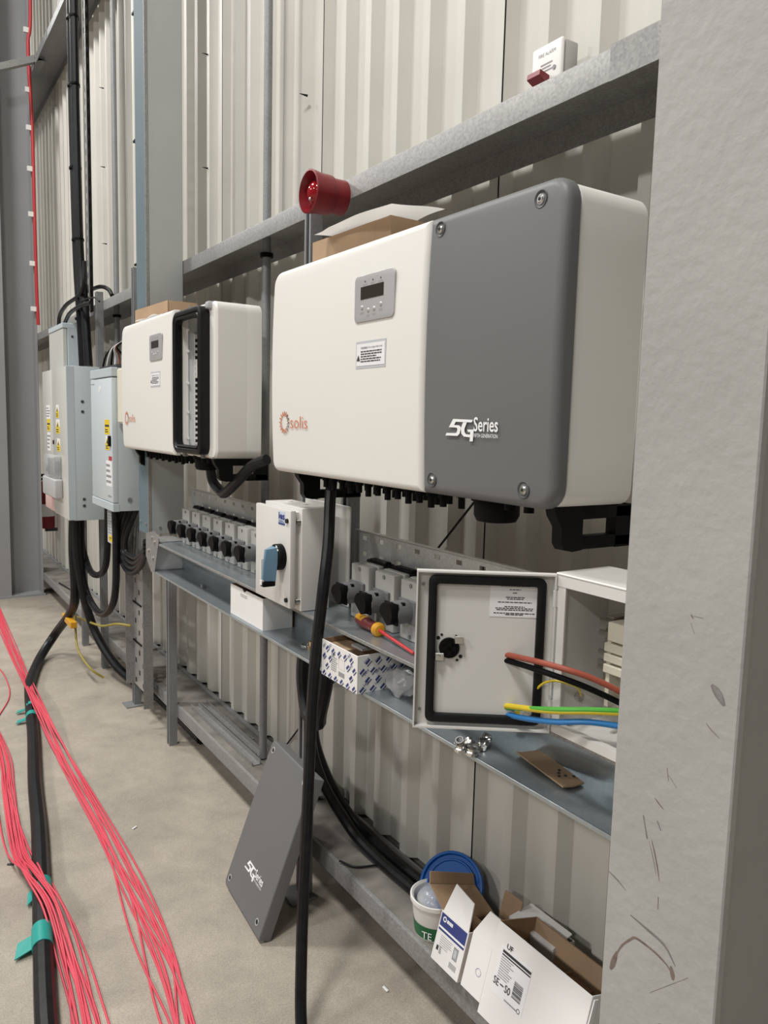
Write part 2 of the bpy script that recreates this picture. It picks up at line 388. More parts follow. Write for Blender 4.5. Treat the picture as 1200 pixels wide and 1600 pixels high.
# ------------------------------------------------------------------ strut posts
def strut(label, y, z0, z1, X=1.146, slots=False, m=GALVD, group=None, base=False):
    t = thing('strut_post', label, 'post', (X+.02, y+.02, z0), 0, group); s_ = .0413; k = .0025; g = .011
    p = [(X, y), (X, y+g), (X+.007, y+g), (X+.007, y+g-k), (X+k, y+g-k), (X+k, y+k), (X+s_-k, y+k), (X+s_-k, y+s_-k), (X+k, y+s_-k), (X+k, y+s_-g+k),
         (X+.007, y+s_-g+k), (X+.007, y+s_-g), (X, y+s_-g), (X, y+s_), (X+s_, y+s_), (X+s_, y), ]
    p = [(X, y), (X+s_, y), (X+s_, y+s_), (X, y+s_), (X, y+s_-g), (X+.007, y+s_-g), (X+.007, y+s_-g+k), (X+k, y+s_-g+k), (X+k, y+s_-k), (X+s_-k, y+s_-k), (X+s_-k, y+k), (X+k, y+k), (X+k, y+g-k), (X+.007, y+g-k), (X+.007, y+g), (X, y+g)]
    MB().prism([(a, b_, z0) for a, b_ in p], (0, 0, z1-z0)).build('channel', m, t)
    if base:
        MB().box(X-.05, X+s_+.0, y-.03, y+s_+.03, z0, z0+.006).build('foot_plate', m, t)
    return t
strut('full-height strut post passing the rail beneath the red alarm, leaning cover against it', 2.208, .006, 2.40, base=True)
strut('strut post just right of the white rotary switch box', 1.945, 1.09, 2.0)
strut('strut post from the floor to the left end of the galvanised shelf', 3.66, 0, .94)
strut('strut post behind the two far grey enclosures', 5.05, 0, 2.40)
strut('strut post standing closest to the yellow-green earth wire on the floor', 4.30, 0.0, 1.14, base=True)
strut('short strut post on the floor behind the thick black cable end', 5.63, 0.0, 1.0)
strut('strut post below the pair of loops behind the tall narrow grey enclosure', 4.62, .21, 1.14, X=1.3)
strut('short strut rising above the rail between the black riser cables and the further inverter', 4.22, 1.75, 2.42)
# round conduits
def conduit(label, y, z0, z1, X=1.30, r=.0165):
    t = thing('steel_conduit', label, 'conduit', (X, y, z0)); MB().cyl((X, y, z0), (X, y, z1), r, n=14).build('tube', GALVD, t)
    MB().cyl((X, y, 2.27), (X, y, 2.2865), .026, n=16).build('lock_nut', BLACK, t); return t
conduit('round steel conduit passing through the rail left of the red alarm', 2.875, .215, 7.0)
conduit('round steel conduit on the cladding behind the far enclosures', 5.18, 1.6, 7.0)

# ------------------------------------------------------------------ trunking shelf
tr = wthing('cable_trunking', 'open galvanised cable trunking forming the two-level shelf under the inverters', 'trunking', .995, 3.375, .94)
LX = 3.375 - .655
MB().box(0, LX, 0, .128, 0.008, .016).build('lower_shelf', SHELF, tr)
MB().box(0, LX, -.0015, .0015, 0.007, .016, .0006, 1).build('lower_front_lip', SHELF, tr)
MB().box(0, LX, .126, .129, .016, .14).build('back_panel', SHELF, tr)
MB().box(0, LX, 0, .172, .140, .148).build('upper_shelf', SHELF, tr)
MB().box(0, LX, -.0018, .0015, .139, .1485, .0008, 1).build('upper_front_lip', GALV, tr)
MB().box(-.002, .001, .0, .128, .016, .14).build('end_plate', mat('galvanised_painted_glare', (.80, .80, .79), .4, .15, .06, 12), tr)  # same galvanised sheet, glare on its inner face painted in as a pale colour
MB().box(.001, .012, .0, .126, .016, .018).build('end_flange', GALVD, tr)
MB().box(1.02-.6, 1.04-.6, .062, .078, .0165, .03).build('clip', GALVD, tr)
MB().prism([(-.115, -.004, .171), (.006, -.004, .196), (.083, -.004, .172), (.012, -.004, .012), (-.036, -.004, .004), (-.118, -.004, .066)], (0, .003, 0)).build('gusset_plate', GALV, tr)
for (x, z) in ((-.02, .165), (.02, .15), (-.07, .10), (-.005, .075)):
    MB().cyl((x, -.004, z), (x, -.010, z), .008, n=6).build('gusset_bolt', STEEL, tr)
MB().box(-.115, .05, .0, .12, .148, .152).build('riser_flange', GALV, tr)
MB().cyl((.52, .13, .016), (.52, .13, .016001), .001, n=4).build('pop_rivet', DSTEEL, tr)
# riser
ri = wthing('cable_riser', 'tall blue-grey galvanised trunking rising to the roof behind the further inverter', 'trunking', 1.02, 3.69, 1.095)
MB().box(0, .153, 0.003, .165, 0, 6.1, .002, 1).build('body', mat('riser_side_galvanised', (.44, .46, .45), .5, .3, .05, 3), ri)
MB().box(0, .146, -.003, .003, 0, 6.1, .001, 1).build('lid', GALVB, ri)
MB().box(.149, .157, -.004, .010, 0, 6.1, .001, 1).build('lid_edge', GALV, ri)
for (x, y, z) in ((.1538, .05, .03), (.1538, .12, .03)):
    MB().cyl((x-.001, y, z), (x+.004, y, z), .007, n=6).build('bolt', STEEL, ri)
for x in (.03, .12): MB().cyl((x, -.003, .05), (x, -.008, .05), .006, n=6).build('bolt', STEEL, ri)
MB().box(0.02, .30, .12, .166, -.9, -.0).build('rear_flange', GALVD, ri) if False else None

def slot_plate(name_root, label, X, Y0, Y1, z0, z1, px, pz, sw, sh, m, vertical=False):
    t = wthing(name_root, label, 'cable tray', X, Y1, z0); L = Y1-Y0; H = z1-z0
    nx, nz = int(L/px), int(H/pz); xs, zs = [0], [0]
    for i in range(nx): c = (i+.5)*L/nx; xs += [c-sw/2, c+sw/2]
    for j in range(nz): c = (j+.5)*H/nz; zs += [c-sh/2, c+sh/2]
    xs.append(L); zs.append(H)
    MB().grid(xs, zs, lambda i, j: i % 2 == 1 and j % 2 == 1 and ((i//2 + j//2) % 2 == 0 or not vertical), 0, .0015).build('slotted_plate', m, t)
    return t, L, H
TRAYM = mat('tray_galvanised', (.45, .45, .44), .42, .6, .14, 8, .02, 60, .3)
t, L, H = slot_plate('cable_tray', 'slotted tray plate upright behind the row of seven rotary isolators', 1.17, 2.20, 3.39, 1.09, 1.322, .085, .044, .022, .012, TRAYM)
MB().box(0, L, -.010, 0, H-.002, H).build('edge_flange', TRAYM, t)
t, L, H = slot_plate('cable_tray', 'slotted tray plate upright behind the row of three rotary isolators', 1.17, .70, 1.93, 1.09, 1.322, .085, .044, .022, .012, TRAYM)
MB().box(0, L, -.010, 0, H-.002, H).build('edge_flange', TRAYM, t)
t, L, H = slot_plate('cable_tray', 'perforated tray riser standing upright below the shelf end', 1.146, 3.93, 4.29, .14, 1.05, .060, .055, .030, .030, TRAYM, True)
MB().box(-.002, .001, -.045, 0, 0, H).build('side_flange', GALV, t); MB().box(L-.001, L+.002, -.05, 0, -.03, H).build('side_flange', GALV, t)
for z in (.25, .47, .70): MB().box(.0, .16, -.006, -.001, z, z+.008).build('cable_tie', BLACK, t)
t, L, H = slot_plate('slotted_channel', 'narrow slotted channel beside the thick black riser cables', 1.146, 5.226, 5.32, 2.30, 6.9, .094, .075, .02, .038, GALV)
MB().box(0, L, .02, .022, 0, H).build('back_web', DSTEEL, t)
t, L, H = slot_plate('slotted_channel', 'narrow slotted channel immediately left of the tall blue-grey trunking', 1.146, 4.0, 4.08, 1.15, 6.9, .08, .08, .03, .05, GALV)
MB().tube([(.04, -.014, .05), (.036, -.014, 1.8), (.044, -.014, 3.8), (.04, -.014, 5.7)], .010, 8).build('tied_cable', BLACK, t)
for z in (2.4, 3.0, 3.6, 4.2): MB().box(-.01, .09, -.03, -.001, z-1.15, z-1.14).build('cable_tie', BLACK, t)

# ------------------------------------------------------------------ inverters
def sun_logo(par, x, z, r, y):
    for k in range(16):
        a = 2*PI*k/16; a1 = a + .16; a2 = a - .16
        MB().stroke([(x+r*.62*math.cos(a1), z+r*.62*math.sin(a1)), (x+r*math.cos(a), z+r*math.sin(a)), (x+r*.62*math.cos(a2), z+r*.62*math.sin(a2))], r*.055, y-.0004).build('logo_ray', BROWNP if k in (14, 15, 0, 1, 2) else ORANGE, par, True)
def five_g(par, x, z, wd, y):
    k = wd/.155; f = lambda u, v: (x + u*.085*k, z + v*.042*k)
    b = MB()
    for pts in ([(.27, 1), (.98, .97), (.94, .85), (.37, .87), (.31, .72), (.48, .71), (.56, .62), (.53, .34), (.45, .22), (0, .22), (.04, .34), (.39, .35), (.43, .42), (.44, .55), (.40, .60), (.12, .61)],
                [(.63, .845), (.56, .55), (.59, .33), (.68, .20), (.90, .18), (.89, .0), (1.0, .0), (1.02, .53), (.80, .53), (.82, .42), (.90, .42), (.90, .30), (.75, .31), (.70, .40), (.69, .55), (.77, .845)]):
        b.prism([(f(u, v)[0], y, f(u, v)[1]) for u, v in pts], (0, -.0006, 0))
    b.build('model_logo', WHPRINT, par, True)
    text('Series', x+.086*k, z+.019*k, .069*k, .027*k, y, WHPRINT, par, offset=.012)
    text('FIFTH GENERATION', x+.088*k, z+.008*k, .067*k, .007*k, y, WHPRINT, par)
def allen(par, x, z, y):
    MB().lathe((x, y-.0008, z), (0, 1, 0), [(.0155, 0), (.0145, -.0012), (.0115, .0), (.0105, .0005)], 24).build('screw_recess', DARKG, par, True)
    MB().cyl((x, y-.002, z), (x, y+.002, z), .0085, n=20).cyl((x, y-.0045, z), (x, y-.002, z), .0055, .0075, 16).build('cover_screw', STEEL, par, True)
    MB().cyl((x, y-.0052, z), (x, y-.0044, z), .003, n=6).build('hex_socket', DSTEEL, par, True)
def inverter(label, Y, closed):
    t = wthing('solar_inverter', label, 'inverter', .94, Y, 1.489); W = 1.122; H = .556; sm = .74
    if closed:
        MB().slab(.012, W-.002, .004, H-.006, .036, .206, (.03, .03, .035, .03), .008).build('case', CREAM, t, True)
        cv = MB().slab(sm+.001, W, 0, H, 0, .036, (.003, .042, .042, .003), .016, .008).build('front_cover', GREYC, t, True)
        lab(cv, 'dark grey front cover')
        for (x, z) in ((sm+.041, H-.028), (W-.062, H-.032), (sm+.039, .030), (W-.072, .032)): allen(t, x, z, .0065)
        five_g(t, .828, .113, .155, -.0002)
    else:
        # case with an open terminal bay: shell, bay walls and the black door gasket
        ox0, ox1, oz0, oz1 = sm+.025, W-.075, .028, H-.03
        MB().slab(.012, W-.002, .004, H-.006, .1495, .206, (.034, .034, .034, .034), .0003, 0, 6).build('case', CREAM, t, True)
        s_ = MB(); 
        def rr(x0, x1, z0, z1, r, y, n=6):
            o = []
            for cx, cz, a0 in ((x1-r, z0+r, -PI/2), (x1-r, z1-r, 0), (x0+r, z1-r, PI/2), (x0+r, z0+r, PI)):
                for k in range(n+1):
                    a = a0 + PI/2*k/n; o.append(s_.bm.verts.new((cx+r*math.cos(a), y, cz+r*math.sin(a))))
            return o
        oA = rr(.012, W-.002, .004, H-.006, .034, .150); oB = rr(.012, W-.002, .004, H-.006, .034, .044); oC = rr(.018, W-.008, .010, H-.012, .03, .037)
        iC = rr(ox0-.012, ox1+.012, oz0-.012, oz1+.012, .035, .037); iA = rr(ox0-.012, ox1+.012, oz0-.012, oz1+.012, .035, .150)
        for a, c in ((oA, oB), (oB, oC), (oC, iC), (iC, iA)): s_.bridge(a, c)
        s_.build('bay_shell', CREAM, t, True)
        s_ = MB(); g = []
        for (i, y) in ((0, .06), (0, .004), (.006, .0), (.016, .0), (.020, .006), (.024, .0), (.030, .004), (.030, .030)):
            g.append(rr(ox0-.012+i, ox1+.012-i, oz0-.012+i, oz1+.012-i, .038-i*.6, y))
        for a, c in zip(g, g[1:]): s_.bridge(a, c)
        s_.build('door_gasket', RUBBER, t, True)
        BAY = mat('bay_interior', (.62, .64, .65), .4)
        MB().box(ox0, ox1, .139, .1398, oz0, oz1).build('bay_back', BAY, t, True)
        wx = ox0 + .010
        MB().box(wx, wx+.004, .018, .052, oz0, oz1).build('bay_side_wall', CREAM, t, True); MB().box(wx-.004, wx+.002, .052, .139, oz0, oz1).build('bay_inner_wall', BAY, t, True)
        MB().box(wx, wx+.008, .050, .054, oz0, oz1).build('wall_flange', WHITE, t, True)
        for z in (.07, .17, .28, .40, .48): MB().cyl((wx+.006, .052, z), (wx+.014, .050, z), .006, n=8).build('flange_screw', WHITE, t, True)
        MB().box(wx+.002, wx+.010, .078, .112, oz0+.02, oz1-.06).build('terminal_comb', WHITE, t, True)
        for k in range(19):
            z = oz0 + .026 + k*.0212; MB().box(wx+.0095, wx+.011, .080, .112, z, z+.0115).build('comb_slot', DSTEEL, t, True)
        MB().box(wx+.010, wx+.016, .088, .130, .18, .31).build('black_cover', BLACK, t, True)
        MB().box(wx+.010, wx+.024, .080, .100, .30, .37, .003).build('white_tag', WHITE, t, True)
        for (x, z, r) in ((.035, .46, .018), (.05, .445, .024), (.10, .47, .02)): MB().sph((ox0+x, .105, z), r).build('bay_gland', BLACK, t, True)
        for (x, z) in ((.755, .545), (.83, .549)): MB().cyl((x, .045, z-.004), (x, .045, z+.014), .003, n=6).build('hinge_pin', GALVD, t, True)
        for (x, z) in ((.78, .012), (.98, .014)): MB().box(x, x+.03, .03, .045, z-.012, z+.004, .002, 1).build('hinge_lug', GALV, t, True)
        MB().box(W-.072, W-.04, .02, .06, H-.032, H-.006, .008, 2).build('corner_lug', mat('lug_grey', (.45, .46, .47), .4), t, True)
    MB().slab(0, sm, 0, H, 0, .036, (.028, .003, .003, .04), .014, .008).build('front_panel', CREAM, t, True)
    MB().box(sm-.0005, sm+.0015, .022, .03, .012, H-.012).build('seam_gasket', BLACK, t, True)
    # display
    y = -.0008
    MB().slab(.466, .632, .374, .478, y-.0012, y+.002, (.012,)*4, .0008).build('display_panel', SILV, t, True); y -= .0013
    MB().box(.494, .590, y-.0008, y, .424, .452).build('lcd_window', LCD, t, True)
    for k, x in enumerate((.512, .545, .578)):
        MB().cyl((x, y, .463), (x, y-.0005, .463), .002, n=8).build('indicator_hole', PRINT, t, True)
        text(('POWER', 'OPERATION', 'ALARM')[k], x-.009, .4545, .018, .0035, y, PRINTG, t)
    for k, (x, z) in enumerate(((.500, .406), (.527, .398), (.552, .399), (.580, .406))):
        MB().sph((x, y, z), .0055, (1, .35, 1), 12).build('key_button', SILV, t, True)
        text(('ESC', 'UP', 'DOWN', 'ENTER')[k], x-.007, z-.014, .014, .0042, y, PRINTG, t)
    # warning label
    sticker(.475, .603, .268, .330, .0, LABG, t); sticker(.479, .599, .274, .324, -.0006, LABW, t, 'label_field')
    tri(.488, .286, .014, .013, -.0012, t); text('WARNING', .498, .312, .03, .005, -.0012, PRINT, t); text('There is a danger of electric shock', .530, .312, .06, .005, -.0012, PRINT, t)
    para(.498, .595, .281, .309, 5, -.0012, PRINT, t, seed=3)
    sun_logo(t, .093, .139, .031, .0006)
    text('solis', .130, .124, .100, .033, .0006, ORANGE, t, offset=-.012)
    # underside: connectors, gland, bracket handles
    for k in range(13):
        for r in range(2):
            x = .24 + k*.043; yy = .055 + r*.05
            MB().cyl((x, yy, .006), (x, yy, -.012), .011, n=10).cyl((x, yy, -.012), (x, yy, -.030 - .006*((k+r) % 2)), .0075, n=10).build('plug_connector', BLACK, t, True)
    MB().lathe((.887, .09, .006), (0, 0, -1), [(0, 0), (.052, 0), (.052, .012), (.046, .014), (.046, .040), (.040, .052), (.030, .054), (.030, .046), (0, .046)], 28).build('cable_gland', BLACK, t, True)
    for x, r in ((.97, .012), (1.02, .010)): MB().cyl((x, .05, .005), (x, .05, -.014), r, n=12).build('blanking_plug', BLACK, t, True)
    for x in (.085, 1.075):
        hb = MB()
        hb.prism([(x, .035, .004), (x, .040, -.012), (x, .055, -.032), (x, .056, -.062), (x, .064, -.073), (x, .084, -.077), (x, .108, -.075), (x, .108, .004)], (.024, 0, 0))
        hb.box(x, x+.024, .105, .245, -.075, -.050, .004).box(x, x+.024, .105, .245, -.020, .004, .003).box(x, x+.024, .196, .245, -.075, .004)
        hb.build('carry_handle', BLACK, t, True)
    for x in (.16, .95): MB().box(x, x+.05, .200, .235, .06, .5).build('wall_bracket', GALVD, t, True)
    return t
inverter('nearer cream and dark grey solar inverter with its cover fitted', 2.047, True)
inverter('further cream solar inverter with its cover off and black-edged bay open', 3.692, False)

# leaning cover
lc = thing('inverter_cover', 'dark grey inverter cover standing on the concrete floor, leaning against the strut post', 'cover', (0, 0, 0), mtx=frame((.944, 2.408, .016), (-.064, -.998, 0), (.339, -.022, .94)))
MB().slab(0, .345, 0, .525, 0, .042, (.020, .003, .003, .020), .005, .0).build('shell', GREYC, lc, True)
for (x, z) in ((.03, .495), (.30, .495), (.03, .035), (.30, .035)):
    MB().lathe((x, -.0006, z), (0, 1, 0), [(.0115, 0), (.0105, -.0008), (.0075, .0), (.007, .0005)], 20).build('hole_rim', SILV, lc, True)
    MB().cyl((x, -.001, z), (x, -.0004, z), .0072, n=16).build('screw_hole', DSTEEL, lc, True)
five_g(lc, .105, .105, .155, 0)

# ------------------------------------------------------------------ rotary isolators
def isolator(label, Y, Z=1.088):
    t = wthing('rotary_isolator', label, 'isolator', 1.0945, Y, Z, None)
    MB().box(0, .092, 0, .030, .001, .153, .003, 2).build('front_shell', ISOG, t, True)
    MB().box(-.002, .097, .0285, .048, .001, .155, .003, 2).build('back_shell', ISOG, t, True)
    for z in (.142, .010):
        MB().cyl((.045, .0005, z), (.045, -.0025, z), .0055, n=12).build('lid_screw', GALVD, t, True)
    MB().box(.001, .076, -.008, .0005, .046, .106, .002, 1).build('switch_plate', ISOD, t, True)
    MB().lathe((.038, 0, .077), (0, -1, 0), [(.030, .006), (.030, .050), (.027, .052), (.026, .050), (0, .050)], 28).build('collar', ISOD, t, True)
    k = MB(); N = 20; r = .0285                               # half-moon grip
    pts = [(.038 + r*math.cos(a), -.050, .077 + r*math.sin(a)) for a in [PI*-.42 + PI*1.42*i/N for i in range(N+1)]]
    k.prism(pts, (0, -.020, 0)); k.box(.010, .066, -.055, -.050, .050, .104).build('rotary_grip', BLACK, t, True)
    MB().box(.050, .060, -.034, -.026, .094, .1045).build('indicator_window', BLACK, t, True)
    MB().box(.004, .118, .045, .070, .145, .162, .004, 1).box(.03, .112, .04, .062, .158, .168, .003, 1).build('rear_gland_block', BLACK, t, True)
    return t
iso0 = isolator('grey rotary isolator at the far left end of the row of seven', 3.292)
ords = ['second', 'third', 'fourth', 'fifth', 'sixth']
for i, y in enumerate((3.166, 3.041, 2.915, 2.790, 2.664, 2.540)):
    c = copy_tree(iso0); c.location.y = y
    c['label'] = ('%s grey rotary isolator from the riser end of the row of seven' % ords[i]) if i < 5 else 'grey rotary isolator half hidden behind the white switch box'
    c['group'] = 'rotary isolators on the left shelf'
iso0['group'] = 'rotary isolators on the left shelf'
for y, l in ((1.832, 'grey rotary isolator beside the strut post, left of the row of three'), (1.708, 'middle grey rotary isolator of three, above the red screwdriver'), (1.585, 'grey rotary isolator partly hidden by the open enclosure door')):
    c = copy_tree(iso0); c.location.y = y; c['label'] = l; c['group'] = 'rotary isolators on the right shelf'

# ------------------------------------------------------------------ switch box with blue handle
t = wthing('switch_enclosure', 'white steel switch box with blue handle on the shelf, door closed', 'enclosure', .955, 2.178, 1.089)
MB().box(0, .240, 0, .018, .010, .292, .003, 2).build('door', IESW, t, True)
MB().box(.008, .228, .018, .033, .016, .286).build('door_recess', IESW, t, True)
MB().box(-.004, .246, .033, .125, 0, .298, .003, 2).build('body', IESW, t, True)
for z in (.262, .033):
    MB().cyl((.222, .001, z), (.222, -.006, z), .0065, n=14).build('door_lock', DSTEEL, t, True)
    MB().cyl((.236, .020, z-.003), (.236, .034, z-.003), .007, n=10).build('lock_barrel', STEEL, t, True)
MB().lathe((.181, .0, .153), (0, -1, 0), [(.0, 0), (.038, 0), (.038, .018), (.035, .022), (.0, .022)], 28).build('handle_base', BLACK, t, True)
MB().tube([(.195, -.0225, .188), (.208, -.0225, .175)], .002, 6).build('handle_mark', WHITE, t, True)
hb = MB()
A = [(.164, -.022, .184), (.206, -.022, .184), (.204, -.022, .140), (.193, -.022, .082), (.175, -.022, .082)]
B = [(.176, -.050, .176), (.190, -.050, .178), (.189, -.056, .140), (.187, -.060, .088), (.177, -.060, .088)]
va = [hb.bm.verts.new(p) for p in A]; vb = [hb.bm.verts.new(p) for p in B]; hb.bridge(va, vb); hb.bm.faces.new(va[::-1]); hb.bm.faces.new(vb)
hb.build('switch_handle', BLUEH, t, True)
MB().box(.173, .195, -.062, -.022, .070, .086, .004, 2).build('handle_tip', BLACK, t, True)
MB().box(.1745, .1785, -.0615, -.054, .094, .150).build('handle_stripe', WHITE, t, True); MB().box(.175, .188, -.0635, -.056, .076, .090).build('handle_tag', WHITE, t, True)
sticker(.162, .206, .246, .285, 0, mat('pale_blue_label', (.55, .62, .75), .5), t)
text('ies', .164, .262, .040, .020, -.0006, NAVY, t, offset=.03); MB().box(.163, .205, -.0012, -.0006, .247, .252).build('label_bar', NAVY, t, True); para(.165, .203, .253, .260, 2, -.0006, NAVY, t, seed=5)
MB().cyl((.05, .09, .298), (.05, .09, .3), .01, n=12).cyl((.15, .09, .298), (.15, .09, .3), .01, n=12).build('roof_plug', IESW, t, True)
t = wthing('mounting_plate', 'light grey plate standing behind the white switch box', 'plate', 1.135, 2.20, 1.089)
MB().box(0, .285, 0, .006, 0, .30, .002, 1).build('plate', IESW, t, True)

# ------------------------------------------------------------------ open enclosure
t = wthing('open_enclosure', 'white steel enclosure with its door swung open, beside the near column', 'enclosure', .990, .945, 1.089)
W, D, Hh = .245, .135, .288
MB().box(0, .003, 0, D, 0, Hh).build('side_wall', IESW, t, True); MB().box(W-.003, W, 0, D, 0, Hh).build('side_wall', IESW, t, True)
MB().box(.003, W-.003, 0, D, 0, .003).build('bottom_wall', IESW, t, True); MB().box(-.004, W, -.004, D, Hh-.003, Hh+.002, .002, 1).build('top_wall', IESW, t, True)
MB().box(.003, W-.003, D-.003, D, .003, Hh-.003).build('back_wall', IESW, t, True)
MB().box(.003, .020, -.002, .001, .003, Hh-.003).build('front_lip', IESW, t, True); MB().box(.0, W, -.003, .012, 0, .016).build('front_lip', IESW, t, True); MB().box(.0, W, -.003, .010, Hh-.022, Hh).build('front_lip', IESW, t, True)
MB().box(.11, W-.02, D-.018, D-.015, .02, Hh-.02).build('back_plate', GALV, t, True)
MB().box(.050, .066, .072, .115, .10, .215).build('terminal_rail', STEEL, t, True)
for z in (.205, .185, .150, .132, .122):
    MB().cyl((.044, .066, z), (.070, .066, z), .0055, n=10).build('terminal_screw', STEEL, t, True)
for (z0, z1, x0) in ((.178, .212, .072), (.158, .174, .066), (.140, .155, .066), (.120, .136, .066)):
    MB().box(x0, .16, .050, .115, z0, z1, .002, 1).build('terminal_block', TERM, t, True)
MB().box(.070, .078, .055, .115, .06, .20).build('terminal_spine', TERM, t, True)
MB().cyl((.003, .06, .055), (.014, .06, .055), .008, n=12).build('earth_stud', STEEL, t, True)
MB().cyl((.062, .11, .055), (.064, .085, .055), .013, n=12).build('earth_bolt', STEEL, t, True)
MB().tube([(-.024, -.022, .030), (-.022, -.022, .066), (-.003, -.022, .090), (.024, -.020, .103), (.038, .0, .098), (.020, .045, .075), (.012, .060, .057)], .0022, 6).build('earth_lead', WYEL, t, True)
# door, hinged on the far front edge
dm = frame((.786, 1.089, 1.086), (.985-.786, .945-1.089, 0), (0, 0, 1)); Lm = WM(t).inverted() @ dm
def dpart(mb, name, m, parent=None):
    bmesh.ops.transform(mb.bm, matrix=Lm, verts=mb.bm.verts); return mb.build(name, m, t if parent is None else parent, True)
DW, DH = .246, .289
door = dpart(MB().box(0, DW, .012, .015, 0, DH), 'door', IESW)
b = MB(); b.box(0, .003, -.003, .012, 0, DH).box(DW-.003, DW, -.003, .012, 0, DH).box(.003, DW-.003, -.003, .012, 0, .003).box(.003, DW-.003, -.003, .012, DH-.003, DH); dpart(b, 'door_rim', IESW, door)
b = MB(); o_ = []
for (i, y) in ((0, .0118), (0, .003), (.003, .001), (.012, .001), (.015, .003), (.015, .0118)):
    pts = []; x0, x1, z0, z1, r = .022+i, DW-.016-i, .010+i, DH-.009-i, .012-i*.5
    for cx, cz, a0 in ((x1-r, z0+r, -PI/2), (x1-r, z1-r, 0), (x0+r, z1-r, PI/2), (x0+r, z0+r, PI)):
        for k in range(5): a = a0+PI/2*k/4; pts.append(b.bm.verts.new((cx+r*math.cos(a), y, cz+r*math.sin(a))))
    o_.append(pts)
for a, c in zip(o_, o_[1:]): b.bridge(a, c)
dpart(b, 'door_seal', RUBBER, door)
cx, cz = .062, .147
dpart(MB().cyl((cx, .0119, cz), (cx, .006, cz), .0185, n=24).box(cx-.012, cx+.012, .002, .007, cz-.004, cz+.004).box(cx-.004, cx+.004, .002, .0065, cz-.012, cz+.012), 'handle_spigot', BLACK, door)
for s_ in (1, -1):
    b = MB().box(cx+s_*.017-.008, cx+s_*.017+.008, .003, .0075, cz+s_*.016-.007, cz+s_*.016+.007, .001, 1).cyl((cx+s_*.019, .003, cz+s_*.017), (cx+s_*.019, .0, cz+s_*.017), .0045, n=10)
    dpart(b, 'spigot_clamp', STEEL, door)
for (dx, dz, r) in ((-.020, .017, .0035), (-.014, .023, .0025), (.021, -.016, .0035), (.015, -.023, .0025), (.012, .022, .002), (-.013, -.022, .002)):
    dpart(MB().cyl((cx+dx, .0122, cz+dz), (cx+dx, .0114, cz+dz), r, n=10), 'drilled_hole', DSTEEL, door)
for z in (.262, .030): dpart(MB().cyl((.012, .0119, z), (.012, .010, z), .003, n=8), 'rim_screw', GALVD, door)
dl = dpart(MB().box(.132, .220, .0112, .0119, .207, .272), 'door_notice', LABW, door)
b = MB(); rg = random.Random(4)
for z, x0, x1 in ((.267, .145, .207), (.2635, .150, .203), (.257, .166, .186), (.251, .172, .180), (.243, .160, .193), (.240, .162, .191), (.234, .146, .206), (.226, .158, .194), (.223, .142, .209), (.220, .144, .208), (.214, .139, .212), (.2115, .160, .192)):
    x = x0
    while x < x1:
        l = min(rg.uniform(.003, .008), x1-x); b.face([(x, .0109, z-.0008), (x+l, .0109, z-.0008), (x+l, .0109, z+.0008), (x, .0109, z+.0008)]); x += l+.0012
dpart(b, 'printed_lines', PRINT, door)
dpart(MB().cyl((.204, .0119, .028), (.204, .003, .028), .0055, n=12), 'door_earth_stud', STEEL, door)
dpart(MB().cyl((.190, .0119, .029), (.190, .0112, .029), .005, n=14), 'earth_sticker', YELL, door)
for z in (.045, .245): dpart(MB().box(DW-.004, DW+.010, -.001, .010, z-.016, z+.016, .002, 1), 'hinge', IESW, door)

# power cores coming out of the box
def core(name, label, m, pts, r, extra=None):
    o = thing(name, label, 'cable', pts[-1]); MB().tube(pts, r, 10, 8).build('insulation', m, o)
    d = (V(pts[0])-V(pts[1])).normalized(); MB().cyl(V(pts[0])-d*.002, V(pts[0])+d*.004, r*.72, n=10).build('copper_end', COPPER, o); return o
core('power_core', 'red-brown power core, uppermost of four poking from the open enclosure', WRED, [(.930, 1.069, 1.213), (.93, .99, 1.224), (.935, .895, 1.232), (.98, .838, 1.216), (1.045, .79, 1.175), (1.075, .76, 1.135)], .0052)
core('power_core', 'black power core just under the red-brown one at the open enclosure', BLACK, [(.925, 1.072, 1.206), (.93, .99, 1.213), (.937, .90, 1.215), (.98, .845, 1.197), (1.045, .795, 1.158), (1.075, .765, 1.12)], .0052)
o = core('power_core', 'yellow and green earth core poking from the open enclosure', WYEL, [(.930, 1.054, 1.115), (.932, .99, 1.130), (.94, .90, 1.150), (.985, .84, 1.160), (1.05, .79, 1.160), (1.09, .76, 1.150)], .0052)
MB().tube([(.9305, 1.0535, 1.1118+.0), (.9325, .99, 1.1275), (.939, .90, 1.1530), (.984, .84, 1.1635), (1.048, .79, 1.1635), (1.088, .76, 1.1535)], .0046, 10, 8).build('green_stripe', WGRN, o)
core('power_core', 'blue power core, lowest of four poking from the open enclosure', WBLUE, [(.932, 1.085, 1.103), (.935, .99, 1.112), (.945, .90, 1.130), (.985, .845, 1.140), (1.05, .79, 1.130), (1.09, .76, 1.11)], .0052)

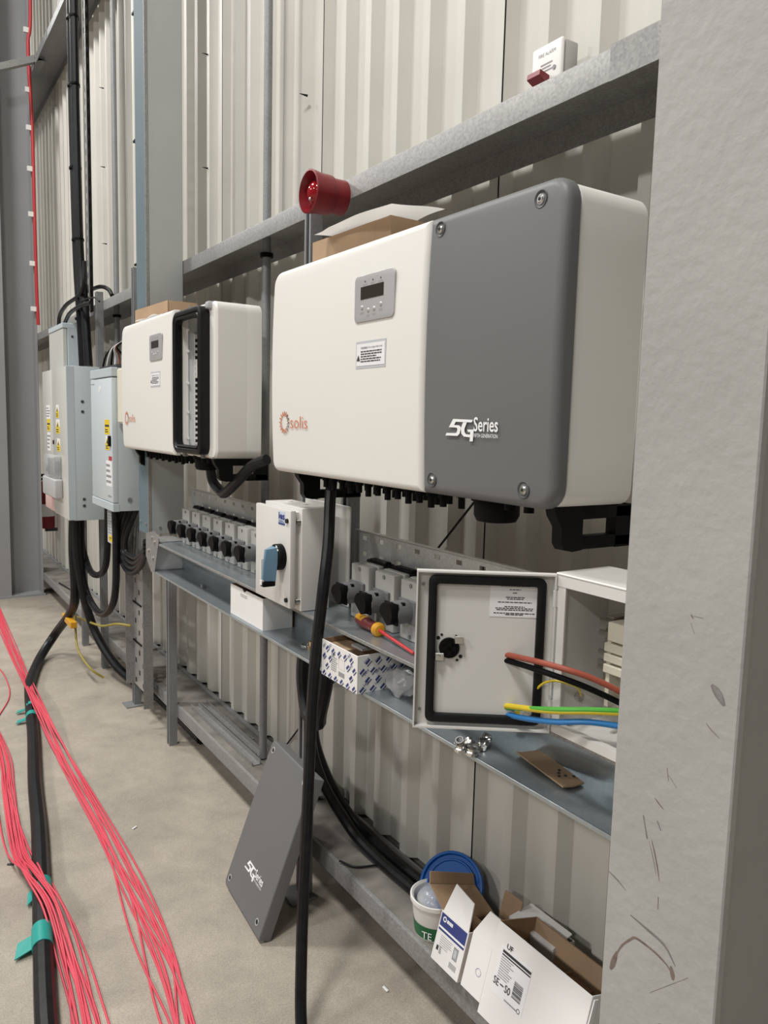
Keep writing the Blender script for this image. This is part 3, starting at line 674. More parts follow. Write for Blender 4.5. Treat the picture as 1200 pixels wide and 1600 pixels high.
# ------------------------------------------------------------------ things on the shelf
def open_carton(name, label, mtx, W, D, H, mo, mi, top_in=.0, th=.003):
    t = thing(name, label, 'box', (0, 0, 0), mtx=mtx)
    MB().box(0, W, 0, th, 0, H, .0008, 1).build('front_panel', mo, t, True)
    MB().box(0, W, D-th, D, 0, H).build('back_panel', mi, t, True)
    MB().box(0, th, th, D-th, 0, H).build('side_panel', mi, t, True)
    MB().box(W-th, W, th, D-th, 0, H).build('side_panel', mo, t, True)
    MB().box(th, W-th, th, D-th, 0, th).build('bottom_panel', mi, t, True)
    return t
wf = lambda X, Y, Z: M.Translation((X, Y, Z)) @ M.Rotation(-PI/2, 4, 'Z')
t = open_carton('carton', 'long white carton with dark open top below the white switch box', wf(1.005, 2.506, .9565), .273, .108, .106, CARDW, CARDD)
MB().prism([(.108, -.0006, .1062), (.124, -.0006, .098), (.140, -.0006, .1062)], (0, .004, 0)).build('thumb_notch', DSTEEL, t, True)
text('TRISCREW M20', .09, .082, .075, .008, 0, PRINTG, t) if False else para(.09, .16, .078, .090, 2, 0, PRINTG, t, seed=9)
t = open_carton('carton', 'white carton patterned with blue logos on the lower shelf', wf(.970, 1.770, .9565), .185, .150, .098, CARDW, CARDD)
def pattern(par, u0, u1, v0, v1, place, skip=None):
    b = MB(); j = 0; v = v0
    while v < v1:
        u = u0 + (.016 if j % 2 else 0)
        while u < u1:
            if not (skip and skip(u, v)):
                for (da, ha, wa) in ((0, .006, .016), (.0085, .0028, .018)):
                    c, s_ = math.cos(.75), math.sin(.75); q = []
                    for (p, r) in ((-wa/2, -ha/2), (wa/2, -ha/2), (wa/2, ha/2), (-wa/2, ha/2)):
                        r -= da; q.append((u+p*c-r*s_, v+p*s_+r*c))
                    b.face([place(*k) for k in q])
            u += .031
        v += .0235; j += 1
    return b.build('printed_pattern', NAVY, par, True)
pattern(t, .014, .176, .010, .092, lambda u, v: (u, -.0007, v), lambda u, v: .045 < u < .125 and .018 < v < .075)
pattern(t, .014, .140, .010, .092, lambda u, v: (.1857, u, v))
for (u, v) in ((.02, .05), (.02, .08), (.05, .085), (.15, .085), (.16, .03), (.16, .06)): text('ies', u-.008, v-.004, .016, .009, -.0008, WHPRINT if False else NAVY, t, rot=.75)
for i in range(4):
    for j in range(3):
        o = text('ies', 0, 0, .017, .009, 0, NAVY, t); o.matrix_basis = M.Translation((.1865, .022+i*.034, .016+j*.030)) @ M.Rotation(PI/2, 4, 'Z') @ M.Rotation(-.75, 4, 'Y')
para(.052, .088, .026, .066, 7, 0, PRINTG, t, seed=12); text('LSP', .055, .066, .018, .009, 0, PRINT, t)
sticker(.092, .122, .022, .034, 0, PRINTG, t, 'barcode'); MB().stroke([(.092, .042), (.122, .042), (.122, .068), (.092, .068), (.092, .042)], .0008, 0).build('printed_drawing', mat('pink_print', (.62, .5, .5), .6), t, True)
MB().box(.07, .125, .05, .085, .088, .094).build('inner_plastic_part', ISOG, t, True); MB().box(.004, .09, .02, .148, .06, .085).build('inner_flap', CARD, t, True)
# screwdriver
sd = thing('screwdriver', 'red and amber insulated screwdriver lying on the upper shelf', 'screwdriver', (1.05, 1.6, 1.089))
p0, p1, p2 = V((1.064, 1.742, 1.106)), V((1.049, 1.610, 1.1055)), V((1.030, 1.43, 1.0955)); ax = (p1-p0).normalized(); Lh = (p1-p0).length
MB().lathe(p0, ax, [(0, 0), (.010, .002), (.0145, .012), (.015, .03), (.0165, .055), (.014, .085), (.0125, .10), (.014, Lh-.014)], 20).build('grip', SCRH, sd)
MB().lathe(p0+V((0, 0, .0025)), ax, [(0, -.001), (.009, .001), (.0135, .010), (.0142, .03), (.0155, .05), (.010, .075), (.004, .085)], 20).build('grip_inlay', SCRY, sd)
MB().lathe(p0, ax, [(.013, Lh-.018), (.0185, Lh-.012), (.0185, Lh-.002), (.013, Lh+.003), (.004, Lh+.004)], 20).build('guard', SCRY, sd)
MB().cyl(p1, p2, .0046, .0040, 12).build('insulated_shaft', SCRS, sd)
# small glands / nuts on the lower shelf
nutpos = [(.984, 1.188, 0), (.994, 1.164, 0), (1.017, 1.176, .3), (1.037, 1.169, 1.1), (1.000, 1.209, .6), (1.064, 1.207, 1.4), (1.023, 1.211, .2), (1.012, 1.193, .9), (1.045, 1.188, .1)]
for i, (X, Y, tl) in enumerate(nutpos):
    t = thing('cable_lug', 'bright metal gland fitting in the small heap under the enclosure door', 'fitting', (X, Y, .9565), i*1.1, 'loose metal gland fittings on the lower shelf')
    t.matrix_basis = M.Translation((X, Y, .9572 + (.006 if tl > .5 else 0))) @ M.Rotation(i*1.3, 4, 'Z') @ M.Rotation(tl, 4, 'X')
    MB().lathe((0, 0, 0), (0, 0, 1), [(.007, 0), (.0115, 0), (.0115, .007), (.009, .009), (.009, .014), (.007, .014), (.007, 0)], 18).build('ring_body', STEEL, t, True)
    MB().lathe((0, 0, 0), (0, 0, 1), [(.0115, .001), (.0135, .001), (.0135, .006), (.0115, .006)], 6).build('hex_collar', STEEL, t, True)
st = thing('cardboard_strip', 'torn brown cardboard strip lying on the lower shelf by the column', 'cardboard', (1.08, 1.03, .9565))
b = MB(); top = [(1.071, 1.116, .966), (1.100, 1.112, .958), (1.131, 1.103, .965), (1.118, 1.04, .959), (1.094, .952, .9625), (1.066, .951, .963), (1.041, .956, .966), (1.052, 1.03, .968)]
b.prism([(x, y, z-.003) for x, y, z in top], (0, 0, .003)).build('board', CARD, st)
for (x, y) in ((1.075, 1.0), (1.085, 1.008), (1.078, .985), (1.066, .99), (1.09, .975)): MB().cyl((x, y, .9655), (x, y, .9672), .003, n=7).build('ink_spot', PRINT, st)
def bag(label, c, sx, sy, sz, seed, m=CLEAR):
    rg = random.Random(seed); b = MB(); b.sph((0, 0, 0), 1, (1, 1, 1), 18)
    for v in b.bm.verts:
        k = 1 + rg.uniform(-.25, .2); v.co = V((v.co.x*sx*k, v.co.y*sy*k, max(v.co.z, -.75)*sz*k)) + V(c)
    return tag(b.build('plastic_bag', m, None, ang=60), label, 'bag')
bag('crumpled clear plastic bag between the patterned carton and the open door', (1.07, 1.53, .9875), .035, .055, .035, 3)
bag('crumpled grey plastic bag on the bottom rail behind the leaning cover', (1.34, 2.47, .25), .05, .06, .05, 8, mat('grey_film', (.35, .35, .34), .25, 0, .3, 30, .5, 60))
bg_ = thing('brass_gland', 'brass cable gland fitting on the lower shelf under the switch box', 'fitting', (1.053, 1.99, .9565))
MB().cyl((1.053, 1.985, .9565), (1.053, 1.985, .968), .013, n=6).cyl((1.053, 1.985, .968), (1.053, 1.985, .980), .009, n=14).build('gland_body', BRASS, bg_)
MB().lathe((1.056, 2.025, .9565), (0, 0, 1), [(.010, 0), (.017, 0), (.017, .004), (.010, .004), (.010, 0)], 18).build('lock_ring', STEEL, bg_)

# cartons on top of the inverters
t = thing('carton', 'flat brown carton lying on top of the nearer inverter under a paper sheet', 'box', (0, 0, 0), mtx=M.Translation((.985, 1.885, 2.048)) @ M.Rotation(-PI/2+.03, 4, 'Z'))
MB().box(0, .36, 0, .003, 0, .058).build('front_panel', CARD, t, True); MB().box(.0, .36, .127, .13, 0, .058).build('back_panel', CARD, t, True)
MB().box(0, .003, .003, .127, 0, .058).build('side_panel', CARD, t, True); MB().box(.357, .36, .003, .127, 0, .058).build('side_panel', CARD, t, True); MB().box(.003, .357, .003, .127, 0, .003).build('bottom_panel', CARDD, t, True)
MB().prism([(.36, .0, .0), (.363, .0, .0), (.363, .0, .056), (.36, .0, .056)], (.0, .13, .0)).build('end_flap', CARD, t, True)
b = MB(); nx, ny = 12, 6; g = []
for i in range(nx+1):
    for j in range(ny+1):
        u, v = i/nx, j/ny
        g.append(b.bm.verts.new((.945+.16*v+.01*math.sin(6*u), 1.80-.36*u+.02*v, 2.109+.006*math.sin(5*u+3*v)+.008*u*v - .004*(1-v)*(u < .1))))
for i in range(nx):
    for j in range(ny): q = i*(ny+1)+j; b.bm.faces.new((g[q], g[q+ny+1], g[q+ny+2], g[q+1]))
bmesh.ops.solidify(b.bm, geom=b.bm.faces[:], thickness=.0015)
tag(b.build('paper_sheet', PAPER), 'crumpled white paper sheet on the brown carton above the nearer inverter', 'paper')
t = thing('carton', 'flat brown carton on top of the further inverter', 'box', (0, 0, 0), mtx=M.Translation((1.0, 3.66, 2.046)) @ M.Rotation(-PI/2+.05, 4, 'Z'))
b = MB(); b.box(0, .42, 0, .003, 0, .075).build('front_panel', CARD, t, True); MB().box(0, .003, 0, .13, 0, .075).build('side_panel', CARD, t, True); MB().box(.417, .42, 0, .13, 0, .075).build('side_panel', CARD, t, True)
MB().box(0, .42, .127, .13, 0, .075).build('back_panel', CARDD, t, True); MB().box(.003, .417, .003, .127, 0, .003).build('bottom_panel', CARDD, t, True)
b = MB(); g = []
for i in range(10):
    for j in range(6):
        u, v = i/9, j/5; g.append(b.bm.verts.new((.955+.10*v, 3.50-.30*u-.03*v, 2.052+.035*v*math.sin(PI*min(1, u*1.3))+.004*math.sin(9*u+4*v))))
for i in range(9):
    for j in range(5): q = i*6+j; b.bm.faces.new((g[q], g[q+6], g[q+7], g[q+1]))
bmesh.ops.solidify(b.bm, geom=b.bm.faces[:], thickness=.0015)
tag(b.build('paper_sheet', PAPER), 'crumpled white paper sheet on top of the further inverter', 'paper')

# ------------------------------------------------------------------ alarm sounder and call switch
al = wthing('alarm_sounder', 'red wall alarm sounder with domed lens on the upper rail', 'alarm', 1.187, 2.085, 2.3)
MB().cyl((0, 0, 0), (0, -.045, 0), .050, n=32).build('base', REDD, al, True)
MB().lathe((0, 0, 0), (0, -1, 0), [(.0, .045), (.054, .045), (.056, .05), (.057, .085), (.060, .100), (.062, .114), (.057, .116), (.052, .100), (.048, .085), (0, .085)], 36).build('horn_shroud', REDD, al, True)
MB().sph((0, -.088, 0), .034, (1, .75, 1), 20).build('dome_lens', REDL, al, True)
MB().sph((.006, -.112, -.022), .005, (1, .6, 1), 8).build('sensor_stud', SILV, al, True)
t = wthing('isolation_switch', 'small white fused switch with red lever above the upper rail', 'switch', 1.345, 1.455, 2.40)
MB().box(0, .095, .012, .055, -.005, .125, .004, 2).build('back_box', ISOG, t, True); MB().box(-.002, .097, 0, .012, -.007, .127, .006, 3).build('face_plate', WHITE, t, True)
MB().prism([(.018, 0, .030), (.018, 0, .052), (.018, -.030, .058), (.018, -.032, .046)], (.042, 0, 0)).build('red_lever', REDD, t, True)
text('FIRE ALARM', .022, .100, .055, .008, 0, PRINTG, t); para(.03, .07, .062, .085, 3, 0, PRINTG, t, seed=21)
MB().cyl((.075, 0, .065), (.075, -.002, .065), .005, n=12).build('face_screw', GALVD, t, True)

# ------------------------------------------------------------------ far enclosures
def warn(par, x0, x1, z0, z1, y, kind):
    if kind == 'w': sticker(x0, x1, z0, z1, y, LABW, par); para(x0+.005, x1-.005, z0+.01, z1-.01, 4, y-.0006, PRINTG, par, seed=int(x0*999))
    elif kind == 'y': sticker(x0, x1, z0, z1, y, YELL, par); MB().box(x0+.01, x1-.01, y-.0012, y-.0006, z0+(z1-z0)*.52, z0+(z1-z0)*.66).build('printed_bar', PRINT, par, True); para(x0+.01, x1-.01, z0+.008, z0+(z1-z0)*.4, 2, y-.0006, PRINT, par, seed=2)
    else:
        sticker(x0, x1, z0, z1, y, LABW if kind == 't' else YELL, par); h = z1-z0; MB().box(x0, x1, y-.0011, y-.0005, z0, z0+h*.45).build('label_field', YELL, par, True)
        xc = (x0+x1)/2; tri(xc, z0+h*.45, (x1-x0)*.75, h*.42, y-.0011, par, YELL); tri(xc, z0+h*.50, (x1-x0)*.35, h*.26, y-.0019, par, PRINT); para(x0+.008, x1-.008, z0+h*.06, z0+h*.36, 2, y-.0011, PRINT, par, seed=6)
t = wthing('switchgear_cabinet', 'large blue-grey switchgear cabinet with clear handle cover, furthest left on the wall', 'cabinet', .93, 5.72, 1.0)
MB().box(.0, .82, .03, .216, 0, .93, .003, 2).build('body', PANEL, t, True)
MB().box(.365, .815, 0, .03, .004, .926, .004, 2).build('door', PANELF, t, True)
MB().box(.0, .36, .004, .03, .10, .926, .004, 2).build('side_door', PANELF, t, True); MB().box(.0, .36, .006, .03, .004, .095, .003).build('lower_panel', REDSW, t, True)
MB().box(.812, .822, .0, .045, .003, .928, .002, 1).build('corner_trim', PANEL, t, True)
for (y, z) in ((.09, .72), (.09, .66), (.09, .13), (.09, .09)): MB().cyl((.819, y, z), (.825, y, z), .009, n=10).build('side_screw', DARKG, t, True)
warn(t, .125, .26, .61, .70, .004, 'w'); warn(t, .14, .255, .53, .61, .004, 'y'); warn(t, .14, .255, .40, .52, .004, 'w')
warn(t, .48, .60, .52, .61, 0, 't'); warn(t, .50, .60, .41, .49, 0, 't'); warn(t, .49, .58, .62, .70, 0, 't')
MB().box(.37, .40, -.004, 0, .45, .475).build('door_lock', BLACK, t, True)
sw = MB().box(.24, .66, -.05, .0, .12, .24, .01, 3).build('handle_housing', mat('switch_grey', (.45, .45, .45), .4), t, True)
MB().box(.27, .63, -.045, -.004, .24, .385, .008, 2).build('clear_cover', CLEARW, sw, True)
MB().box(.33, .45, -.03, -.002, .25, .36, .003, 1).box(.48, .58, -.028, -.002, .27, .35, .003, 1).build('switch_module', DARKG, sw, True)
MB().cyl((.31, -.01, .30), (.31, -.04, .30), .03, n=14).build('switch_knob', ISOG, sw, True)
t = wthing('terminal_box', 'smaller blue-grey terminal box mounted on top of the far switchgear cabinet', 'enclosure', 1.035, 6.02, 1.935)
MB().box(0, .49, .03, .112, 0, .31, .003, 1).build('body', PANEL, t, True); MB().box(0, .485, 0, .028, .0, .275, .003, 1).build('door', PANELF, t, True); MB().box(-.002, .492, -.003, .112, .278, .312, .003, 1).build('top_cap', PANEL, t, True)
MB().cyl((.489, .06, .225), (.494, .06, .225), .008, n=8).build('side_plug', DARKG, t, True)
t = wthing('distribution_board', 'tall narrow blue-grey distribution board left of the further inverter', 'enclosure', 1.0, 4.58, 1.14)
MB().box(0, .466, .03, .146, 0, .745, .003, 2).build('body', PANEL, t, True)
MB().box(.002, .464, 0, .03, .045, .695, .003, 2).build('door', mat('board_door_paint', (.58, .64, .67), .3, 0, .02, 2), t, True)
MB().box(-.002, .468, -.002, .034, .70, .747, .003, 1).build('top_cap', PANEL, t, True); MB().box(-.002, .468, -.002, .034, -.002, .042, .003, 1).build('bottom_cap', PANEL, t, True)
warn(t, .31, .415, .40, .478, 0, 'y'); warn(t, .325, .41, .318, .392, 0, 't'); warn(t, .33, .47-.02, .128, .262, 0, 'w')
MB().box(.39, .455, -.0008, 0, .265, .287).build('red_sticker', REDW, t, True)
MB().box(.415, .445, -.012, 0, .34, .395, .004, 2).build('door_lock', BLACK, t, True); MB().cyl((.21, -.001, .64), (.21, 0, .64), .018, n=20).build('round_badge', WHITE, t, True)
para(.01, .10, .665, .675, 1, 0, PRINTG, t, seed=8); para(.36, .44, .065, .085, 1, 0, PRINTG, t, seed=8)
MB().cyl((.466, .085, .06), (.474, .085, .06), .012, n=8).build('side_bolt', GALVD, t, True)
MB().box(.06, .44, .035, .14, .745, .765).build('gland_plate', DARKG, t, True)
t = wthing('junction_box', 'small cream box tucked between the narrow board and further inverter', 'box', 1.03, 4.10, 1.60)
MB().box(0, .16, 0, .10, 0, .28, .004, 2).build('body', TERM, t, True); MB().box(.005, .155, -.006, .0, .006, .274, .003, 1).build('lid', TERM, t, True)
for z in (.03, .25): MB().cyl((.145, -.006, z), (.145, -.009, z), .006, n=8).build('lid_screw', GALVD, t, True)
# data sheet stuck to post under the board
t = wthing('label_plate', 'tall printed label strip below the narrow distribution board', 'label', 1.05, 4.455, .93)
MB().box(0, .11, 0, .004, 0, .19).build('plate', LABG, t, True); warn(t, .03, .10, .01, .045, 0, 'y'); para(.01, .10, .05, .18, 8, 0, PRINTG, t, seed=31)
# fire extinguisher
t = thing('fire_extinguisher', 'red fire extinguisher half hidden behind the far switchgear cabinet', 'extinguisher', (1.30, 7.95, .52))
MB().lathe((1.30, 7.95, .55), (0, 0, 1), [(0, 0), (.075, .004), (.08, .02), (.08, .38), (.06, .43), (.025, .46), (0, .465)], 24).build('cylinder', REDD, t)
MB().box(1.275, 1.325, 7.92, 7.98, 1.01, 1.05, .005).build('valve_head', BRASS, t); MB().box(1.20, 1.30, 7.935, 7.965, 1.05, 1.075, .004).build('lever', BLACK, t)
MB().tube([(1.27, 7.93, 1.03), (1.21, 7.88, .98), (1.21, 7.88, .8), (1.22, 7.89, .7)], .012, 8).build('hose', BLACK, t)
MB().lathe((1.30, 7.95, .55), (0, 0, 1), [(.0815, .12), (.0815, .24)], 24).build('label_band', LABW, t)
MB().box(1.29, 1.40, 7.93, 7.97, .52, .55).build('wall_bracket', DARKG, t)

# ------------------------------------------------------------------ cables on the wall
def cable(name, label, pts, r, m=CABLE, cat='cable', n=10, group=None):
    b = MB().tube(pts, r, n, 8); return tag(b.build(name, m), label, cat, group)
b1 = cable('riser_cable', 'thick black riser cable, left of the pair falling behind the terminal box', [(1.10, 5.40, 7.1), (1.105, 5.42, 4.2), (1.105, 5.42, 3.45), (1.105, 5.38, 2.65), (1.11, 5.34, 2.32), (1.12, 5.33, 1.95)], .027)
b2 = cable('riser_cable', 'thick black riser cable, right of the pair beside the slotted channel', [(1.10, 5.345, 7.1), (1.11, 5.365, 4.2), (1.11, 5.365, 3.45), (1.11, 5.32, 2.65), (1.12, 5.26, 2.32), (1.125, 5.20, 1.95)], .026)
for z in (2.25, 2.75, 3.2, 3.7, 4.1):
    yc = 5.395 if z > 3 else (5.36 if z > 2.5 else 5.31)
    tb = MB().lathe((0, 0, z), (0, 0, 1), [(.053, 0), (.060, 0), (.060, .012), (.053, .012), (.053, 0)], 20)
    for v in tb.bm.verts: v.co.x = 1.108 + v.co.x*.62; v.co.y += yc
    tb.build('cable_tie', BLACK, b2)
cable('branch_cable', 'black cable curving from the riser down into the left of the terminal box roof', [(1.08, 5.91, 2.25), (1.08, 5.85, 2.33), (1.08, 5.62, 2.376), (1.10, 5.22, 2.42), (1.11, 5.2, 2.6)], .013)
cable('branch_cable', 'black cable sweeping low from the terminal box roof to the strut post', [(1.08, 5.72, 2.25), (1.08, 5.52, 2.308), (1.08, 5.20, 2.32), (1.09, 4.94, 2.313)], .013)
cable('branch_cable', 'black cable arching right over the upper rail beside the riser cables', [(1.2, 5.54, 2.47), (1.2, 5.19, 2.452), (1.2, 4.98, 2.41), (1.2, 4.885, 2.36)], .013)
cable('branch_cable', 'thin black wire looping across the strut post top beside the riser', [(1.08, 5.30, 2.30), (1.08, 5.11, 2.343), (1.08, 4.81, 2.326), (1.08, 4.69, 2.29)], .005)
for i in range(6):
    k = i/5; m = (BLACK, LABW, BLACK, LABW, BROWNP, BLACK)[i]
    cable('wire', 'thin wire fanning from the inverter into the narrow board top', [(1.05+.04*k, 4.50-.28*k, 1.905), (1.05+.04*k, 4.44-.2*k, 1.96), (1.06, 4.33-.1*k, 2.0), (1.08, 4.17-.05*k, 2.03)], .0055, m, group='thin wires above the narrow board')
# loops under the cabinets
cable('tail_cable', 'thick black cable dropping from the far cabinet to run along the floor', [(.982, 5.03, 1.0), (.98, 5.05, .80), (.985, 5.045, .53), (.99, 5.2, .37), (.94, 5.5, .15), (.82, 5.37, .035), (.70, 4.95, .03), (.663, 4.743, .03), (.62, 4.4, .03), (.577, 4.047, .03), (.50, 3.5, .03), (.448, 3.063, .03), (.36, 2.451, .03), (.301, 2.031, .03), (.24, 1.5, .03), (.18, 1.1, .03)], .029)
fcab = bpy.data.objects['tail_cable']
TP = [(.395, 2.66), (.352, 2.40), (.632, 4.47), (.612, 4.32)]
for i, (x, y) in enumerate(TP):
    dx, dy = (-.06, -.42) if i < 2 else (-.13, -1.0); d = V((dx, dy, 0)).normalized(); w_ = (.045, .05, .02, .025)[i]
    MB().cyl(V((x, y, .03))-d*w_, V((x, y, .03))+d*w_, .0305, n=20).build('teal_tape_band', TEAL, fcab)
    b = MB(); s_ = .05 if i != 0 else .02; q = V((x, y, .02)); n_ = V((-d.y, d.x, 0)); n_ = n_ if n_.x < 0 else -n_
    b.prism([q+n_*.028-d*w_*.8, q+n_*.028+d*w_*.6, q+n_*(.028+s_)+d*w_*.9+V((0, 0, -.012)), q+n_*(.03+s_*.8)-d*w_*.5+V((0, 0, -.008))], (0, 0, .003)).build('teal_tape_flap', TEAL, fcab)
cable('tail_cable', 'thick black cable hanging from the far cabinet then curling under the bottom rail', [(.99, 5.0, 1.0), (.99, 5.009, .84), (1.0, 4.999, .679), (1.03, 4.977, .476), (1.08, 4.922, .276), (1.15, 4.76, .115), (1.22, 4.56, .045), (1.28, 4.3, .028), (1.29, 3.6, .028)], .026)
cable('tail_cable', 'short black cable loop between the far cabinet and the strut post', [(1.08, 5.30, 1.0), (1.08, 5.28, .80), (1.08, 5.07, .66), (1.08, 4.81, .673), (1.08, 4.63, .775), (1.08, 4.58, 1.0), (1.08, 4.56, 1.16)], .020)
cable('tail_cable', 'long black cable loop hanging lowest below the two far enclosures', [(1.05, 5.14, 1.0), (1.05, 5.15, .70), (1.05, 5.03, .53), (1.05, 4.74, .464), (1.05, 4.49, .513), (1.05, 4.31, .65), (1.05, 4.27, .91), (1.05, 4.28, 1.15)], .020)
for i in range(4):
    k = i*.030
    cable('tail_cable', 'black cable looping from the narrow board base to the shelf end', [(1.09+.012*i, 4.28-.05*i, 1.145), (1.08, 4.32-.05*i, 1.0), (1.08, 4.32-.045*i, .89+k*.3), (1.08, 4.20-.03*i, .815+k), (1.08, 4.04-.02*i, .822+k), (1.075, 3.88-.02*i, .884+k), (1.06, 3.74, .97+k*.7)], .0135, group='cable loops under the narrow board')
cable('earth_wire', 'yellow-green earth wire trailing over the bottom rail', [(1.10, 4.18, .50), (1.05, 4.285, .492), (1.05, 4.617, .402), (1.05, 4.956, .346), (1.05, 5.30, .30)], .007, mat('dull_yellow_core', (.30, .24, .04), .5))
e = cable('earth_wire', 'yellow-green earth wire drooping to the floor with an orange tag', [(1.0, 5.15, .35), (1.0, 5.134, .256), (.99, 5.02, .16), (1.02, 4.82, .09), (1.09, 4.78, .03)], .007, bpy.data.materials['dull_yellow_core'])
MB().box(.96, 1.0, 5.08, 5.36, .285, .325, .003, 1).build('orange_tag', SCRY, e)
cable('earth_wire', 'green earth wire running down the post below the narrow board', [(1.09, 4.50, 1.14), (1.08, 4.47, 1.0), (1.08, 4.40, .92), (1.08, 4.28, .86)], .008, mat('dark_green_core', (.06, .14, .04), .4))
# red fire cable on far column edge
rc = cable('fire_alarm_cable', 'red cable clipped down the edge of the far left column', [(1.20, 7.43, 7), (1.194, 7.43, 5.091), (1.166, 7.43, 4.703), (1.183, 7.43, 4.066), (1.184, 7.43, 3.275), (1.186, 7.43, 2.736), (1.192, 7.43, 2.42)], .0145, REDW)
for z in (4.84, 4.365, 4.06, 3.725, 3.35, 2.938, 2.553): MB().box(1.135, 1.178, 7.42, 7.448, z-.02, z+.02).build('cable_clip', WHITE, rc)
# near hanging cables
cable('hanging_cable', 'thick black cable hanging in front of the shelf down to the floor', [(1.05, 1.87, 1.49), (1.035, 1.855, 1.419), (1.005, 1.808, 1.303), (.972, 1.775, 1.172), (.960, 1.785, 1.011), (.955, 1.793, .867), (.942, 1.785, .60), (.914, 1.75, .345), (.89, 1.71, .191), (.868, 1.665, .06), (.84, 1.58, .018), (.78, 1.35, .018)], .0160)
cable('hanging_cable', 'black cable dropping behind the shelf and bending along the bottom rail', [(1.15, 2.18, .93), (1.155, 2.185, .82), (1.16, 2.19, .72), (1.17, 2.203, .582), (1.19, 2.205, .486), (1.22, 2.183, .392), (1.26, 2.135, .304), (1.285, 2.069, .247), (1.295, 1.934, .227), (1.30, 1.776, .226), (1.305, 1.55, .226), (1.31, 1.2, .226)], .0180)
cable('hanging_cable', 'second black cable bending along the bottom rail close behind the first', [(1.175, 2.21, .93), (1.178, 2.205, .82), (1.19, 2.225, .712), (1.20, 2.238, .574), (1.225, 2.24, .48), (1.26, 2.215, .379), (1.305, 2.165, .284), (1.333, 2.08, .242), (1.342, 1.945, .226), (1.345, 1.791, .226), (1.348, 1.5, .226), (1.35, 1.2, .226)], .0180)
cable('hanging_cable', 'thick black taped cable loop bulging under the shelf beside the post', [(1.10, 2.11, .935), (1.10, 2.125, .86), (1.10, 2.12, .79), (1.09, 2.07, .72), (1.085, 2.0, .715), (1.06, 1.945, .77), (1.055, 1.91, .85), (1.06, 1.90, .935)], .024)
cable('flexible_conduit', 'black flexible conduit looping beneath the further inverter', [(1.04, 2.80, 1.46), (1.05, 2.80, 1.40), (1.06, 2.75, 1.367), (1.06, 2.70, 1.362), (1.065, 2.60, 1.41), (1.08, 2.50, 1.474), (1.10, 2.42, 1.50)], .019)
cable('stay_wire', 'thin black tie wire slanting across the cladding below the nearer inverter', [(1.39, 1.655, 1.425), (1.39, 1.85, 1.236)], .0035)
cable('stay_wire', 'thin black tie wire slanting across the cladding above the leaning cover', [(1.39, 2.27, .83), (1.39, 2.62, .48), (1.39, 2.86, .24)], .0035)
cable('loose_wire', 'thin dark offcut of wire lying on the far end of the bottom rail', [(1.22, 6.9, .215), (1.26, 6.5, .215), (1.30, 6.2, .215), (1.24, 5.95, .216)], .006)
cable('loose_wire', 'short black wire scrap on the bottom rail behind the hanging cables', [(1.19, 2.03, .218), (1.22, 1.98, .214), (1.29, 1.95, .214)], .0035)

# strut offcuts on the bottom rail
def offcut(label, X, y0, y1):
    t = thing('strut_offcut', label, 'metal strip', (X, (y0+y1)/2, .2085)); z = .208
    MB().prism([(X-.02, y0, z), (X+.02, y0, z), (X+.02, y0, z+.02), (X+.017, y0, z+.02), (X+.017, y0, z+.003), (X-.017, y0, z+.003), (X-.017, y0, z+.02), (X-.02, y0, z+.02)], (0, y1-y0, 0)).build('channel', GALV, t); return t
offcut('steel channel offcut on the bottom rail, nearer the rail front', 1.250, 2.83, 3.58)
offcut('steel channel offcut on the bottom rail, nearer the cladding', 1.300, 2.90, 3.60)
for (X, Y) in ((1.34, 3.1), (1.35, 2.85), (1.33, 3.5), (1.36, 2.6)):
    t = thing('bracket_clip', 'small galvanised clip lying loose on the bottom rail', 'clip', (X, Y, .2075), 0, 'loose clips on the bottom rail')
    MB().box(X-.012, X+.012, Y-.02, Y+.02, .2075, .2105).box(X-.012, X-.009, Y-.02, Y+.02, .2105, .224).build('bent_plate', GALV, t)

# ------------------------------------------------------------------ bucket and cartons on the bottom rail
bu = thing('bucket', 'white plastic bucket with green label print on the bottom rail', 'bucket', (1.262, 1.605, .2075))
o = (1.262, 1.605, .2075)
MB().lathe(o, (0, 0, 1), [(0, 0), (.058, 0), (.060, .004), (.070, .095), (.0705, .098), (.0755, .099), (.0755, .110), (.0715, .111), (.066, .106), (.057, .006), (0, .006)], 36).build('pail', WBUCK, bu)
MB().lathe(o, (0, 0, 1), [(.0608, .006), (.0655, .045)], 36).build('green_label', GREEN, bu)
b = MB(); rg = random.Random(2); b.sph((0, 0, 0), 1, (1, 1, 1), 20)
for v in b.bm.verts: k = rg.uniform(.88, 1.02); v.co = V((v.co.x*.060*k, v.co.y*.060*k, v.co.z*.045*k)) + V((1.262, 1.605, .295))
bg2 = b.build('plastic_bag', CLEAR, None, ang=60); tag(bg2, 'clear plastic bag of fittings crumpled inside the white bucket', 'bag')
tx = text('TE', 0, 0, .030, .020, 0, WHPRINT, bu); ang = -1.0
dirv = V((-.86, -.5, 0)).normalized(); tx.matrix_basis = M(((-dirv.y, -dirv.x, 0, dirv.x*.0655), (dirv.x, -dirv.y, 0, dirv.y*.0655), (0, 0, 1, .012), (0, 0, 0, 1))) @ M.Translation((-.015, 0, 0))
ld = thing('loose_lid', 'blue round bucket lid leaning against the cladding over the bucket', 'lid', (0, 0, 0), mtx=frame((1.318, 1.612, .318), (.55, -.83, .0), (.50, .33, .80)))
MB().lathe((0, 0, 0), (0, -1, 0), [(0, .0), (.066, .0), (.068, .004), (.072, .004), (.074, -.003), (.083, -.003), (.086, .006), (.092, .007), (.094, .002), (.094, -.012), (.090, -.012), (.090, -.004), (0, -.004)], 40).build('disc', BLUEL, ld, True)
U = (0, -1, 0)
def lean(tl): return (math.sin(tl), 0, math.cos(tl))
